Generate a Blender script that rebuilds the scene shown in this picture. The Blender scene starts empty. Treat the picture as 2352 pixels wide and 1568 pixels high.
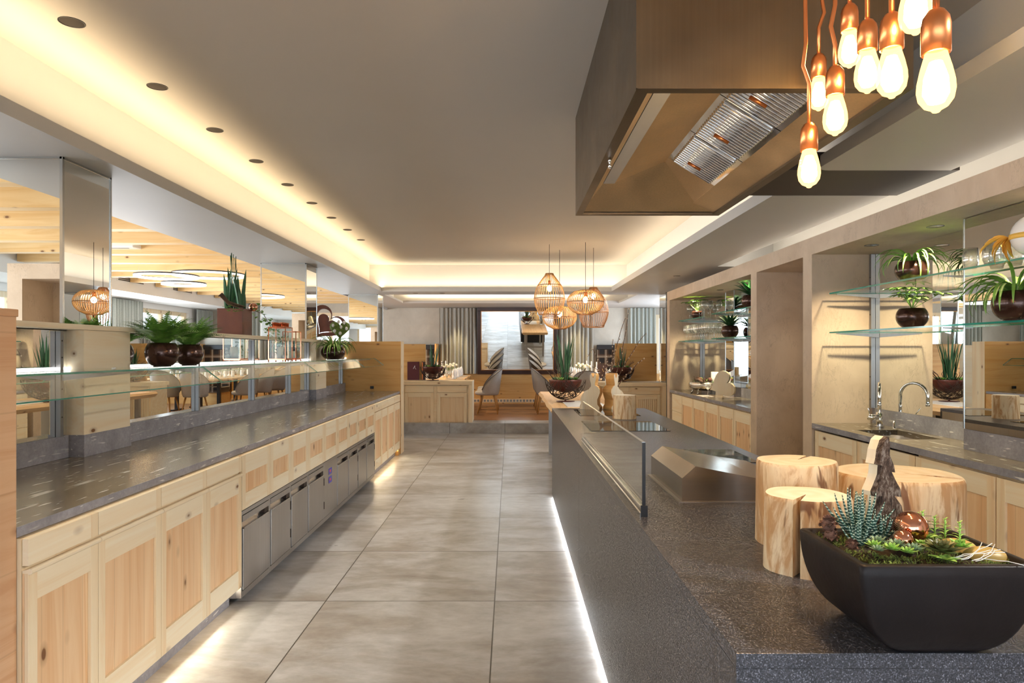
import bpy, bmesh, math, random
from mathutils import Vector, Matrix, noise as mnoise
R = math.radians
PI = math.pi
SC = bpy.context.scene
COL = SC.collection
rnd = random.Random(7)

# ---------------------------------------------------------------- camera, world, light, exposure
cam_d = bpy.data.cameras.new('camera')
cam = bpy.data.objects.new('camera', cam_d)
COL.objects.link(cam)
cam.location = (0, 0, 1.5)
cam.rotation_euler = (R(90), 0, 0)
cam_d.sensor_width = 36.0
cam_d.lens = 36.0 * 1550 / 2352
cam_d.shift_x = 5 / 2352
cam_d.shift_y = 24 / 2352
cam_d.clip_start = 0.05
SC.camera = cam
SC.view_settings.view_transform = 'Standard'
SC.view_settings.look = 'None'
SC.view_settings.gamma = 1
SC.view_settings.use_curve_mapping = False
SC.view_settings.exposure = 1.05
SC.cycles.use_denoising = True
SC.cycles.max_bounces = 9
SC.cycles.diffuse_bounces = 4
SC.cycles.glossy_bounces = 6
SC.cycles.transmission_bounces = 6
SC.cycles.transparent_max_bounces = 16
SC.cycles.sample_clamp_indirect = 4.0
SC.cycles.caustics_reflective = False
SC.cycles.caustics_refractive = False

wld = bpy.data.worlds.new('sky'); SC.world = wld
wld.use_nodes = True
_bg = wld.node_tree.nodes['Background']
_bg.inputs[0].default_value = (0.86, 0.93, 1.0, 1)
_bg.inputs[1].default_value = 1.7

def area(name, loc, rot, sx, sy, power, col, spread=180):
    l = bpy.data.lights.new(name, 'AREA'); l.shape = 'RECTANGLE'
    l.size = sx; l.size_y = sy; l.energy = power; l.color = col; l.spread = R(spread)
    o = bpy.data.objects.new(name, l); COL.objects.link(o)
    o.location = loc; o.rotation_euler = rot
    return o
def spot(name, loc, rot, power, col, ang=80, blend=0.6, rad=0.03):
    l = bpy.data.lights.new(name, 'SPOT'); l.energy = power; l.color = col
    l.spot_size = R(ang); l.spot_blend = blend; l.shadow_soft_size = rad
    o = bpy.data.objects.new(name, l); COL.objects.link(o)
    o.location = loc; o.rotation_euler = rot
    return o
def point(name, loc, power, col, rad=0.03):
    l = bpy.data.lights.new(name, 'POINT'); l.energy = power; l.color = col; l.shadow_soft_size = rad
    o = bpy.data.objects.new(name, l); COL.objects.link(o); o.location = loc
    return o
WARM = (1.0, 0.72, 0.42); WW = (1.0, 0.84, 0.62); DAY = (0.70, 0.84, 1.0)
# fill light added behind the camera, set inside the unseen glazed front
area('fill_light_front', (-1.2, -5.2, 1.6), (R(90), 0, 0), 8.5, 2.6, 90, DAY)
# daylight through the dining room windows
area('daylight_dining', (-7.3, 7.0, 1.7), (R(90), 0, R(-90)), 14, 1.5, 270, (0.96, 0.97, 1.0))
# daylight through the window on the right of the dining platform
area('daylight_right', (4.3, 14.6, 1.7), (R(90), 0, R(90)), 3.0, 1.4, 60, DAY)
# led strips lying in the two ceiling coves
area('cove_led_left', (-2.34, 5.0, 2.625), (R(180), 0, 0), 0.03, 15.0, 30, (1.0, 0.78, 0.48), 112)
area('cove_led_right', (1.95, 5.0, 2.64), (R(180), 0, 0), 0.04, 15.0, 15, (1.0, 0.84, 0.60), 140)
area('cove_led_far', (-0.2, 12.16, 2.64), (R(180), 0, 0), 4.2, 0.04, 5.5, (1.0, 0.86, 0.62), 140)
area('cove_led_platform', (-0.1, 15.62, 2.70), (R(180), 0, 0), 4.6, 0.04, 18, (1.0, 0.86, 0.60), 150)
# led strips in the plinths
area('plinth_led_left_near', (-1.68, 3.05, 0.10), (0, R(-35), 0), 0.02, 1.75, 9, (1.0, 0.88, 0.66))
area('plinth_led_left_far', (-1.68, 8.9, 0.10), (0, R(-35), 0), 0.02, 1.9, 9, (1.0, 0.82, 0.52))
area('plinth_led_island', (0.47, 4.1, 0.014), (0, R(70), 0), 0.012, 5.7, 11, (0.97, 0.96, 0.92))
# ceiling lamps of the dining hall and the platform
for _y in (14.0, 15.6):
    for _x in (-1.9, 2.0):
        spot('platform_downlight', (_x, _y, 2.58), (0, 0, 0), 60, WARM, 110)
# ceiling spots in the right border aimed at the left counter, and in the tray aimed at the right wall
for _y, _p in ((0.8, 140), (3.9, 140), (7.0, 135), (10.2, 125)):
    spot('border_spot', (2.15, _y, 2.56), (R(0), R(52), 0), _p, (1.0, 0.96, 0.90), 82, 0.9, 0.10)
area('shelving_top_led', (2.85, 4.8, 2.46), (R(180), 0, 0), 0.05, 7.0, 10, (1.0, 0.93, 0.80))

# ---------------------------------------------------------------- node helpers
class NT:
    def __init__(s, name):
        s.m = bpy.data.materials.new(name); s.m.use_nodes = True
        s.t = s.m.node_tree; s.n = s.t.nodes; s.l = s.t.links
        s.n.clear()
        s.out = s.n.new('ShaderNodeOutputMaterial')
    def add(s, typ, **kw):
        nd = s.n.new(typ)
        for k, v in kw.items():
            if k.startswith('_'): setattr(nd, k[1:], v)
        return nd
    def lk(s, a, b): s.l.new(a, b)
    def coords(s, scale=(1, 1, 1), kind='Object', rand=0.0, rot=(0, 0, 0)):
        tc = s.n.new('ShaderNodeTexCoord'); mp = s.n.new('ShaderNodeMapping')
        mp.inputs['Scale'].default_value = scale; mp.inputs['Rotation'].default_value = rot
        s.lk(tc.outputs[kind], mp.inputs['Vector'])
        if rand:
            oi = s.n.new('ShaderNodeObjectInfo'); ml = s.n.new('ShaderNodeVectorMath'); ml.operation = 'SCALE'
            ml.inputs[0].default_value = (rand, rand * 1.7, rand * 0.6)
            s.lk(oi.outputs['Random'], ml.inputs['Scale']); s.lk(ml.outputs[0], mp.inputs['Location'])
        return mp.outputs[0]
    def noise(s, vec, scale, detail=4, rough=0.55, dist=0.0):
        nd = s.n.new('ShaderNodeTexNoise'); nd.inputs['Scale'].default_value = scale
        nd.inputs['Detail'].default_value = detail; nd.inputs['Roughness'].default_value = rough
        nd.inputs['Distortion'].default_value = dist
        if vec: s.lk(vec, nd.inputs['Vector'])
        return nd.outputs['Fac']
    def ramp(s, fac, stops, interp='LINEAR'):
        nd = s.n.new('ShaderNodeValToRGB'); cr = nd.color_ramp; cr.interpolation = interp
        while len(cr.elements) < len(stops): cr.elements.new(0.5)
        for e, (p, c) in zip(cr.elements, stops):
            e.position = p; e.color = (c[0], c[1], c[2], 1) if hasattr(c, '__len__') else (c, c, c, 1)
        s.lk(fac, nd.inputs[0]); return nd.outputs[0]
    def mix(s, fac, a, b, mode='MIX'):
        nd = s.n.new('ShaderNodeMix'); nd.data_type = 'RGBA'; nd.blend_type = mode
        for i, v in ((0, fac), (6, a), (7, b)):
            if hasattr(v, 'is_linked') or hasattr(v, 'links'): s.lk(v, nd.inputs[i])
            elif i == 0: nd.inputs[0].default_value = v
            else: nd.inputs[i].default_value = (*v[:3], 1)
        return nd.outputs[2]
    def math(s, op, a, b=None):
        nd = s.n.new('ShaderNodeMath'); nd.operation = op
        for i, v in enumerate((a, b)):
            if v is None: continue
            if isinstance(v, (int, float)): nd.inputs[i].default_value = v
            else: s.lk(v, nd.inputs[i])
        return nd.outputs[0]
    def bump(s, h, strength=0.2, dist=0.01):
        nd = s.n.new('ShaderNodeBump'); nd.inputs['Strength'].default_value = strength
        nd.inputs['Distance'].default_value = dist; s.lk(h, nd.inputs['Height']); return nd.outputs[0]
    def pr(s, col=None, rough=0.5, metal=0.0, bump=None, spec=None, **kw):
        p = s.n.new('ShaderNodeBsdfPrincipled')
        for key, v in (('Base Color', col), ('Roughness', rough), ('Metallic', metal)):
            if v is None: continue
            if isinstance(v, (int, float)): p.inputs[key].default_value = v
            elif isinstance(v, tuple): p.inputs[key].default_value = (*v[:3], 1)
            else: s.lk(v, p.inputs[key])
        if spec is not None: p.inputs['Specular IOR Level'].default_value = spec
        for k, v in kw.items(): p.inputs[k.replace('_', ' ')].default_value = v
        if bump is not None: s.lk(bump, p.inputs['Normal'])
        s.lk(p.outputs[0], s.out.inputs[0]); return p

def plain(name, col, rough=0.5, metal=0.0, var=0.06, nscale=9, spec=None, bump=0.0, **kw):
    t = NT(name); v = t.coords(rand=5)
    n = t.noise(v, nscale, 5)
    c = t.ramp(n, [(0.25, tuple(max(0, k * (1 - var)) for k in col)), (0.75, tuple(k * (1 + var) for k in col))])
    b = t.bump(t.noise(v, nscale * 12, 3), bump, 0.004) if bump else None
    t.pr(c, rough, metal, b, spec, **kw)
    return t.m

def wood(name, axis, light, dark, knot=(0.20, 0.09, 0.035), board=0.0, rough=0.5, knots=1.0, fine=1.0, board_axis=None, contrast=1.0):
    """softwood with rings stretched along the grain, knots, optional glued boards"""
    t = NT(name)
    st = [1.0, 1.0, 1.0]; st[axis] = 0.10
    v = t.coords(tuple(st), rand=7)
    warp = t.noise(v, 1.8, 3, 0.5)
    st2 = [9.0 * fine] * 3; st2[axis] = 0.30 * fine
    v2 = t.coords(tuple(st2), rand=7)
    vm = t.n.new('ShaderNodeVectorMath'); vm.operation = 'ADD'
    sc = t.n.new('ShaderNodeVectorMath'); sc.operation = 'SCALE'; sc.inputs[0].default_value = (7, 7, 7)
    t.lk(warp, sc.inputs['Scale']); t.lk(v2, vm.inputs[0]); t.lk(sc.outputs[0], vm.inputs[1])
    grain = t.noise(vm.outputs[0], 1.5, 5, 0.62, 0.6)
    lt = tuple(light); dk = tuple(dark)
    md = tuple(a * 0.62 + b * 0.38 for a, b in zip(lt, dk))
    k = 0.17 / contrast
    c = t.ramp(grain, [(0.5 - k, lt), (0.5, md), (0.5 + k * 0.9, dk)])
    # broad tone change
    c = t.mix(t.math('MULTIPLY', t.noise(v, 3.0, 2), 0.35), c, tuple(q * 0.86 for q in dk))
    if board:
        ba = board_axis if board_axis is not None else (axis + 1) % 3
        tc = t.n.new('ShaderNodeTexCoord'); sp = t.n.new('ShaderNodeSeparateXYZ'); t.lk(tc.outputs['Object'], sp.inputs[0])
        q = t.math('DIVIDE', sp.outputs[ba], board)
        fl = t.math('FLOOR', q); wn = t.n.new('ShaderNodeTexWhiteNoise'); wn.noise_dimensions = '1D'; t.lk(fl, wn.inputs['W'])
        c = t.mix(t.math('MULTIPLY', wn.outputs['Value'], 0.22), c, tuple(q2 * 0.88 for q2 in dk))
        fr = t.math('FRACT', q)
        edge = t.math('LESS_THAN', fr, 0.006 / board)
        c = t.mix(t.math('MULTIPLY', edge, 0.20), c, tuple(q2 * 0.45 for q2 in dk))
    # knots
    st3 = [8.5, 8.5, 8.5]; st3[axis] = 4.5
    vk = t.coords(tuple(st3), rand=9)
    vo = t.n.new('ShaderNodeTexVoronoi'); vo.inputs['Scale'].default_value = 1.0; t.lk(vk, vo.inputs['Vector'])
    vo.inputs['Randomness'].default_value = 1.0
    kn = t.ramp(vo.outputs['Distance'], [(0.0, 1.0), (0.07 * knots, 1.0), (0.10 * knots, 0.35), (0.20 * knots, 0.0)])
    wn2 = t.n.new('ShaderNodeSeparateColor'); t.lk(vo.outputs['Color'], wn2.inputs[0])
    gate = t.math('GREATER_THAN', wn2.outputs[0], 0.38)
    kf = t.math('MULTIPLY', kn, gate)
    c = t.mix(kf, c, knot)
    t.pr(c, rough, 0, t.bump(grain, 0.12, 0.002), 0.35)
    return t.m

PL = (0.90, 0.79, 0.58); PD = (0.82, 0.62, 0.38)
M = {}
M['pine_z'] = wood('pine_upright_grain', 2, PL, PD)
M['pine_x'] = wood('pine_level_grain_x', 0, PL, PD)
M['pine_y'] = wood('pine_level_grain_y', 1, (0.93, 0.85, 0.67), (0.87, 0.71, 0.48))
PPL = (0.88, 0.66, 0.42); PPD = (0.76, 0.47, 0.25)
M['pinepanel_z'] = wood('pine_panel_warm', 2, PPL, PPD, board=0.11, board_axis=1, knots=1.1)
M['pinepanel_zx'] = wood('pine_panel_warm_x', 2, (0.85, 0.68, 0.46), (0.76, 0.54, 0.32), board=0.13, board_axis=0, knots=1.1)
M['larch_x'] = wood('pine_wall_panel_x', 0, (0.74, 0.46, 0.18), (0.62, 0.33, 0.10), board=0.22, board_axis=2, rough=0.45)
M['larch_y'] = wood('pine_wall_panel_y', 1, (0.74, 0.50, 0.31), (0.62, 0.36, 0.20), board=0.26, board_axis=2, rough=0.5, contrast=1.3)
M['beam'] = wood('spruce_beam', 0, (0.86, 0.62, 0.32), (0.74, 0.46, 0.19), rough=0.5)
M['oak'] = wood('oak_floor', 0, (0.33, 0.17, 0.075), (0.17, 0.075, 0.03), board=0.16, board_axis=1, rough=0.35, knots=0.5)
M['oak_leg'] = wood('oak_leg', 2, (0.52, 0.28, 0.09), (0.40, 0.19, 0.05), knots=0.0001)
M['slab'] = wood('live_edge_slab', 1, (0.78, 0.54, 0.30), (0.62, 0.36, 0.16), rough=0.45, fine=0.6)
M['pale'] = wood('pale_cut_wood', 2, (0.90, 0.80, 0.62), (0.83, 0.66, 0.43), knots=0.5, rough=0.6)

def tile_mat():
    t = NT('concrete_look_tile')
    tc = t.n.new('ShaderNodeTexCoord'); sp = t.n.new('ShaderNodeSeparateXYZ'); t.lk(tc.outputs['Object'], sp.inputs[0])
    S = 1.0175
    qx = t.math('DIVIDE', t.math('ADD', sp.outputs[0], 0.0915 + 20 * S), S)
    qy = t.math('DIVIDE', t.math('ADD', sp.outputs[1], -4.065 + 20 * S), S)
    fx = t.math('FRACT', qx); fy = t.math('FRACT', qy)
    g = 0.0035
    ex = t.math('LESS_THAN', t.math('ABSOLUTE', t.math('SUBTRACT', fx, 0.5)), 0.5 - g)
    ey = t.math('LESS_THAN', t.math('ABSOLUTE', t.math('SUBTRACT', fy, 0.5)), 0.5 - g)
    face = t.math('MULTIPLY', ex, ey)
    wn = t.n.new('ShaderNodeTexWhiteNoise'); wn.noise_dimensions = '2D'
    cb = t.n.new('ShaderNodeCombineXYZ'); t.lk(t.math('FLOOR', qx), cb.inputs[0]); t.lk(t.math('FLOOR', qy), cb.inputs[1])
    t.lk(cb.outputs[0], wn.inputs['Vector'])
    off = t.n.new('ShaderNodeVectorMath'); off.operation = 'MULTIPLY_ADD'
    off.inputs[1].default_value = (9, 9, 9); t.lk(wn.outputs['Color'], off.inputs[0])
    mp = t.n.new('ShaderNodeMapping'); mp.inputs['Scale'].default_value = (0.8, 1.5, 1); t.lk(tc.outputs['Object'], mp.inputs[0])
    t.lk(mp.outputs[0], off.inputs[2])
    big = t.noise(off.outputs[0], 1.25, 8, 0.66, 0.35)
    fine = t.noise(off.outputs[0], 9, 8, 0.7, 0.2)
    c = t.ramp(big, [(0.30, (0.22, 0.195, 0.175)), (0.44, (0.305, 0.29, 0.28)), (0.54, (0.39, 0.395, 0.41)), (0.72, (0.50, 0.51, 0.54))])
    c = t.mix(0.35, c, t.ramp(fine, [(0.3, (0.25,) * 3), (0.7, (0.72,) * 3)]), 'OVERLAY')
    c = t.mix(face, (0.05, 0.045, 0.04), c)
    rg = t.ramp(big, [(0.3, 0.40), (0.7, 0.27)])
    t.pr(c, rg, 0, None, 0.55)
    return t.m
M['tile'] = tile_mat()

def stone_mat(name, c0, c1, streak_axis=1, rough=0.22):
    t = NT(name)
    v = t.coords((1, 1, 1))
    n = t.noise(v, 6, 8, 0.65)
    n2 = t.noise(v, 55, 4, 0.7)
    c = t.ramp(n, [(0.3, c0), (0.7, c1)])
    c = t.mix(0.3, c, t.ramp(n2, [(0.35, (0.22,) * 3), (0.65, (0.62,) * 3)]), 'OVERLAY')
    for sc, th, st, dt in ((1.0, 0.70, 0.75, 1), (1.9, 0.70, 0.7, 1), (0.35, 0.66, 0.45, 4)):
        s3 = [46 * sc, 46 * sc, 46 * sc]; s3[streak_axis] = 5.0 * sc
        nn = t.noise(t.coords(tuple(s3), rot=(0, 0, 0.0)), 1.0, dt, 0.5, 0.3)
        c = t.mix(t.math('MULTIPLY', t.ramp(nn, [(th, 0.0), (th + 0.04, 1.0)]), st), c, (0.78, 0.77, 0.75))
    t.pr(c, rough, 0, None, 0.5)
    return t.m
M['stone'] = stone_mat('veined_slate_reflect_brown', (0.11, 0.086, 0.058), (0.19, 0.155, 0.112), rough=0.20)  # brown of the warm reflections worked into the stone colour
M['stone_edge'] = stone_mat('veined_slate_honed', (0.20, 0.20, 0.23), (0.36, 0.36, 0.41), rough=0.4)

def granite():
    t = NT('leathered_granite')
    v = t.coords((1, 1, 1))
    a = t.noise(t.coords((1, 0.6, 1)), 330, 2, 0.6, 0.0); b = t.noise(v, 14, 5, 0.6)
    c = t.ramp(a, [(0.38, (0.012, 0.012, 0.015)), (0.50, (0.045, 0.044, 0.051)), (0.60, (0.13, 0.13, 0.16)), (0.68, (0.42, 0.42, 0.47))])
    c = t.mix(0.3, c, t.ramp(b, [(0.3, (0.026, 0.026, 0.033)), (0.7, (0.075, 0.074, 0.086))]))
    t.pr(c, t.ramp(a, [(0.35, 0.46), (0.65, 0.20)]), 0, None, 0.6)
    return t.m
M['granite'] = granite()

def plaster(name, c0, c1, scratch=(0.25, 0.19, 0.14)):
    t = NT(name)
    v = t.coords((1, 1, 1), rand=3)
    n = t.noise(v, 2.4, 8, 0.62, 0.4); n2 = t.noise(v, 38, 4)
    c = t.ramp(n, [(0.3, c0), (0.7, c1)])
    s = t.noise(t.coords((7, 7, 2.2), rot=(0.5, 0.3, 0.2), rand=3), 2.2, 9, 0.72, 1.2)
    c = t.mix(t.math('MULTIPLY', t.ramp(s, [(0.488, 0.0), (0.497, 1.0), (0.503, 1.0), (0.512, 0.0)]), t.ramp(t.noise(v, 4.5, 2), [(0.47, 0.0), (0.60, 0.55)])), c, scratch)
    t.pr(c, 0.55, 0, t.bump(t.math('ADD', n2, s), 0.15, 0.003), 0.35)
    return t.m
M['plaster'] = plaster('trowelled_clay_plaster', (0.52, 0.40, 0.29), (0.68, 0.55, 0.42))
M['plaster_grey'] = plaster('grey_wall_plaster', (0.50, 0.455, 0.38), (0.62, 0.575, 0.49), (0.45, 0.42, 0.37))
M['ceiling'] = plain('ceiling_paint', (0.61, 0.555, 0.49), 0.7, var=0.015, nscale=1.5)
M['soffit'] = plain('soffit_paint', (0.56, 0.545, 0.52), 0.45, var=0.03, nscale=1.2)
M['white'] = plain('white_paint', (0.80, 0.775, 0.735), 0.6, var=0.02, nscale=2)

def steel_mat(name, col, rough, axis=2, metal=1.0):
    t = NT(name)
    s = [90, 90, 90]; s[axis] = 1.2
    n = t.noise(t.coords(tuple(s)), 1.0, 3, 0.6); n2 = t.noise(t.coords((1, 1, 1)), 3.5, 4)
    c = t.mix(0.5, t.ramp(n, [(0.3, tuple(q * 0.82 for q in col)), (0.7, col)]), t.ramp(n2, [(0.3, tuple(q * 0.75 for q in col)), (0.7, tuple(min(1, q * 1.08) for q in col))]))
    t.pr(c, t.ramp(n2, [(0.3, rough * 0.85), (0.7, rough * 1.2)]), metal)
    return t.m
M['steel'] = steel_mat('brushed_steel', (0.50, 0.48, 0.465), 0.34)
M['steel_h'] = steel_mat('brushed_steel_level', (0.58, 0.55, 0.52), 0.24, 1)
M['hood'] = steel_mat('hood_steel_lamp_tint', (0.17, 0.128, 0.085), 0.38, 2)  # warm lamp reflection put into the steel colour as a bronze tint
M['steel_cover'] = steel_mat('satin_cover_steel_warm_reflect', (0.52, 0.46, 0.40), 0.22, 0)  # steel tinted brown in place of the warm things it reflects
M['hood_inner'] = steel_mat('hood_inner_steel_lamp_tint', (0.78, 0.57, 0.34), 0.55, 2)  # neutral steel coloured golden to carry the glow of the bulbs
M['steel_post'] = steel_mat('satin_steel_post', (0.30, 0.30, 0.31), 0.45, 2)
M['steel_bright'] = steel_mat('polished_steel', (0.80, 0.80, 0.80), 0.10)
M['chrome'] = plain('chrome', (0.86, 0.86, 0.86), 0.05, 1.0, var=0.02)
M['copper'] = plain('brushed_copper', (0.78, 0.29, 0.11), 0.32, 1.0, var=0.08)
M['copper_polish'] = plain('polished_copper', (0.75, 0.33, 0.20), 0.10, 1.0, var=0.04)
M['duct'] = plain('dark_brown_metal', (0.022, 0.010, 0.005), 0.6, 0.0, var=0.15)
M['mirror'] = plain('mirror_silver', (0.88, 0.91, 0.90), 0.0, 1.0, var=0.004)
M['mirror_edge'] = plain('mirror_edge_profile', (0.55, 0.57, 0.57), 0.25, 1.0)
M['black_glass'] = plain('black_ceramic_glass', (0.008, 0.008, 0.009), 0.03, 0.0, var=0.1, spec=0.9)
M['black'] = plain('black_lacquer', (0.012, 0.012, 0.014), 0.35, 0.0)
M['dark_frame'] = plain('dark_stained_frame', (0.035, 0.012, 0.008), 0.3, 0.0, var=0.25)
M['gold_bead'] = plain('bronze_bead', (0.42, 0.19, 0.05), 0.35, 0.8, var=0.3, nscale=200)
M['corten'] = plain('rusted_steel', (0.12, 0.036, 0.018), 0.45, 0.25, var=0.35, nscale=7, bump=0.15)
M['corten_dark'] = plain('dark_rust', (0.11, 0.028, 0.020), 0.38, 0.3, var=0.3, nscale=9)
M['wire'] = plain('burnt_wire', (0.045, 0.025, 0.018), 0.5, 0.6)
M['pot'] = plain('bronze_brown_glaze', (0.060, 0.026, 0.018), 0.20, 0.55, var=0.35, nscale=5, spec=0.7)
M['planter'] = plain('charcoal_ceramic', (0.014, 0.010, 0.010), 0.42, 0.0, var=0.3, nscale=6, spec=0.22, bump=0.12)
M['soil'] = plain('soil', (0.055, 0.035, 0.02), 0.9, var=0.6, nscale=60, bump=0.8)
M['felt_grey'] = plain('grey_felt', (0.40, 0.375, 0.35), 0.9, var=0.08, nscale=60, bump=0.2)
M['felt_dark'] = plain('grey_piping', (0.10, 0.09, 0.085), 0.8)
M['linen'] = plain('white_linen', (0.86, 0.86, 0.86), 0.8, var=0.03)
M['wax'] = plain('ivory_wax', (0.88, 0.82, 0.64), 0.5, var=0.03, Subsurface_Weight=0.15)
M['white_gloss'] = plain('white_ceramic', (0.88, 0.87, 0.85), 0.2, var=0.02)
M['menu'] = plain('burgundy_leatherette', (0.10, 0.018, 0.028), 0.4, var=0.1)
M['menu_brown'] = plain('dark_brown_leatherette', (0.05, 0.022, 0.016), 0.45, var=0.1)
M['gold'] = plain('gold_print', (0.75, 0.50, 0.18), 0.4, 0.6)
M['blue_label'] = plain('blue_display', (0.03, 0.03, 0.42), 0.3)
M['red_label'] = plain('red_digit', (0.65, 0.04, 0.04), 0.3)
M['rope'] = plain('jute_twine', (0.36, 0.25, 0.14), 0.9, var=0.3, nscale=90)
M['darkwood'] = plain('dark_carved_wood', (0.10, 0.045, 0.025), 0.3, var=0.25, nscale=8)
M['bark_twig'] = plain('brown_twig', (0.13, 0.075, 0.05), 0.8, var=0.35, nscale=30, bump=0.3)
M['rattan'] = plain('rattan_cane', (0.62, 0.36, 0.13), 0.5, var=0.18, nscale=14)
M['rattan_dark'] = plain('brown_cane', (0.30, 0.14, 0.055), 0.5, var=0.2, nscale=14)
M['green'] = plain('leaf_green', (0.17, 0.36, 0.06), 0.42, var=0.45, nscale=14)
M['green_dark'] = plain('dark_leaf', (0.022, 0.085, 0.028), 0.35, var=0.4, nscale=12)
M['green_blue'] = plain('blue_green_blade', (0.045, 0.14, 0.062), 0.4, var=0.35, nscale=10)
M['green_light'] = plain('light_green_succulent', (0.36, 0.60, 0.13), 0.4, var=0.25, nscale=20)
M['green_pale'] = plain('pale_leaf_edge', (0.68, 0.76, 0.34), 0.45, var=0.12, nscale=20)
M['green_grey'] = plain('grey_green_succulent', (0.30, 0.42, 0.25), 0.45, var=0.35, nscale=25)
M['olive_leaf'] = plain('olive_brown_leaf', (0.16, 0.17, 0.06), 0.35, var=0.6, nscale=18)
M['moss'] = plain('moss', (0.19, 0.27, 0.06), 0.9, var=0.7, nscale=60, bump=0.9)
M['flower'] = plain('cream_petal', (0.88, 0.86, 0.66), 0.6, var=0.05)
M['cone'] = plain('pine_cone_brown', (0.19, 0.09, 0.06), 0.75, var=0.55, nscale=40, bump=0.6)
M['shell_pod'] = plain('olive_pod', (0.36, 0.25, 0.07), 0.4, var=0.35, nscale=9)
M['silver'] = plain('hammered_silver', (0.72, 0.69, 0.62), 0.16, 1.0, var=0.06, nscale=30, bump=0.25)
M['ribbon'] = plain('yellow_ribbon', (0.85, 0.52, 0.10), 0.5, var=0.12)
M['birch'] = plain('birch_bark_wrap', (0.70, 0.56, 0.42), 0.7, var=0.3, nscale=12)
M['grille'] = plain('air_grille_aluminium', (0.28, 0.27, 0.26), 0.4, 0.6)
M['sign_green'] = plain('exit_sign_green', (0.0, 0.22, 0.13), 0.4)

def bark():
    t = NT('rough_bark'); v = t.coords((1, 1, 0.5))
    n = t.noise(v, 95, 8, 0.75, 0.25)
    c = t.ramp(n, [(0.38, (0.018, 0.008, 0.006)), (0.5, (0.13, 0.075, 0.05)), (0.60, (0.36, 0.29, 0.24))])
    t.pr(c, 0.85, 0, t.bump(n, 1.0, 0.012)); return t.m
M['bark'] = bark()

def log_side():
    t = NT('peeled_log_side')
    v = t.coords((1, 1, 0.22), rand=9)
    n = t.noise(v, 17, 6, 0.65, 0.8); n2 = t.noise(v, 30, 4, 0.6, 0.3); n3 = t.noise(t.coords((1, 1, 0.30), rand=4), 15, 3, 0.6, 0.5)
    c = t.ramp(n2, [(0.3, (0.86, 0.72, 0.50)), (0.7, (0.76, 0.55, 0.32))])
    c = t.mix(t.math('MULTIPLY', t.ramp(n, [(0.47, 0.0), (0.58, 1.0)]), 0.75), c, (0.46, 0.21, 0.06))
    c = t.mix(t.math('MULTIPLY', t.ramp(n3, [(0.60, 0.0), (0.66, 1.0)]), 0.85), c, (0.17, 0.06, 0.022))
    t.pr(c, 0.55, 0, t.bump(n2, 0.25, 0.003), 0.3); return t.m
M['log_side'] = log_side()
def log_top():
    t = NT('sawn_log_top')
    tc = t.n.new('ShaderNodeTexCoord')
    ln = t.n.new('ShaderNodeVectorMath'); ln.operation = 'LENGTH'
    mp = t.n.new('ShaderNodeMapping'); mp.inputs['Scale'].default_value = (1, 1, 0); t.lk(tc.outputs['Object'], mp.inputs[0])
    t.lk(mp.outputs[0], ln.inputs[0])
    w = t.math('ADD', t.math('MULTIPLY', ln.outputs['Value'], 120), t.math('MULTIPLY', t.noise(t.coords(), 12, 3), 8))
    s = t.math('MULTIPLY', t.math('ADD', t.math('SINE', w), 1), 0.5)
    c = t.ramp(s, [(0, (0.92, 0.86, 0.74)), (1, (0.88, 0.79, 0.64))])
    t.pr(c, 0.6, 0, None, 0.3); return t.m
M['log_top'] = log_top()

def tartan():
    t = NT('black_tartan_fabric')
    tc = t.n.new('ShaderNodeTexCoord'); sp = t.n.new('ShaderNodeSeparateXYZ'); t.lk(tc.outputs['Object'], sp.inputs[0])
    def stripes(o, per, w, ph=0.0):
        f = t.math('FRACT', t.math('ADD', t.math('DIVIDE', o, per), ph + 50))
        return t.math('LESS_THAN', t.math('ABSOLUTE', t.math('SUBTRACT', f, 0.5)), w)
    c = (0.014, 0.011, 0.010)
    base = t.mix(t.math('MULTIPLY', stripes(sp.outputs[0], 0.22, 0.22), 0.5), c, (0.11, 0.06, 0.03))
    base = t.mix(t.math('MULTIPLY', stripes(sp.outputs[2], 0.22, 0.22), 0.5), base, (0.11, 0.06, 0.03))
    for o in (0, 2):
        for ph in (0.0, 0.10):
            base = t.mix(t.math('MULTIPLY', stripes(sp.outputs[o], 0.22, 0.022, ph), 0.8), base, (0.55, 0.47, 0.36))
    t.pr(base, 0.9); return t.m
M['tartan'] = tartan()

def curtain(name, a, b):
    t = NT(name)
    tc = t.coords((1, 1, 1)); n = t.noise(tc, 90, 3)
    t.pr(t.ramp(n, [(0.3, a), (0.7, b)]), 0.75, 0, t.bump(n, 0.1, 0.001), 0.3, Sheen_Weight=0.3)
    return t.m
M['curtain'] = curtain('grey_gold_curtain', (0.34, 0.33, 0.29), (0.46, 0.44, 0.38))
M['curtain2'] = curtain('sage_curtain', (0.34, 0.37, 0.34), (0.46, 0.48, 0.43))

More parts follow.
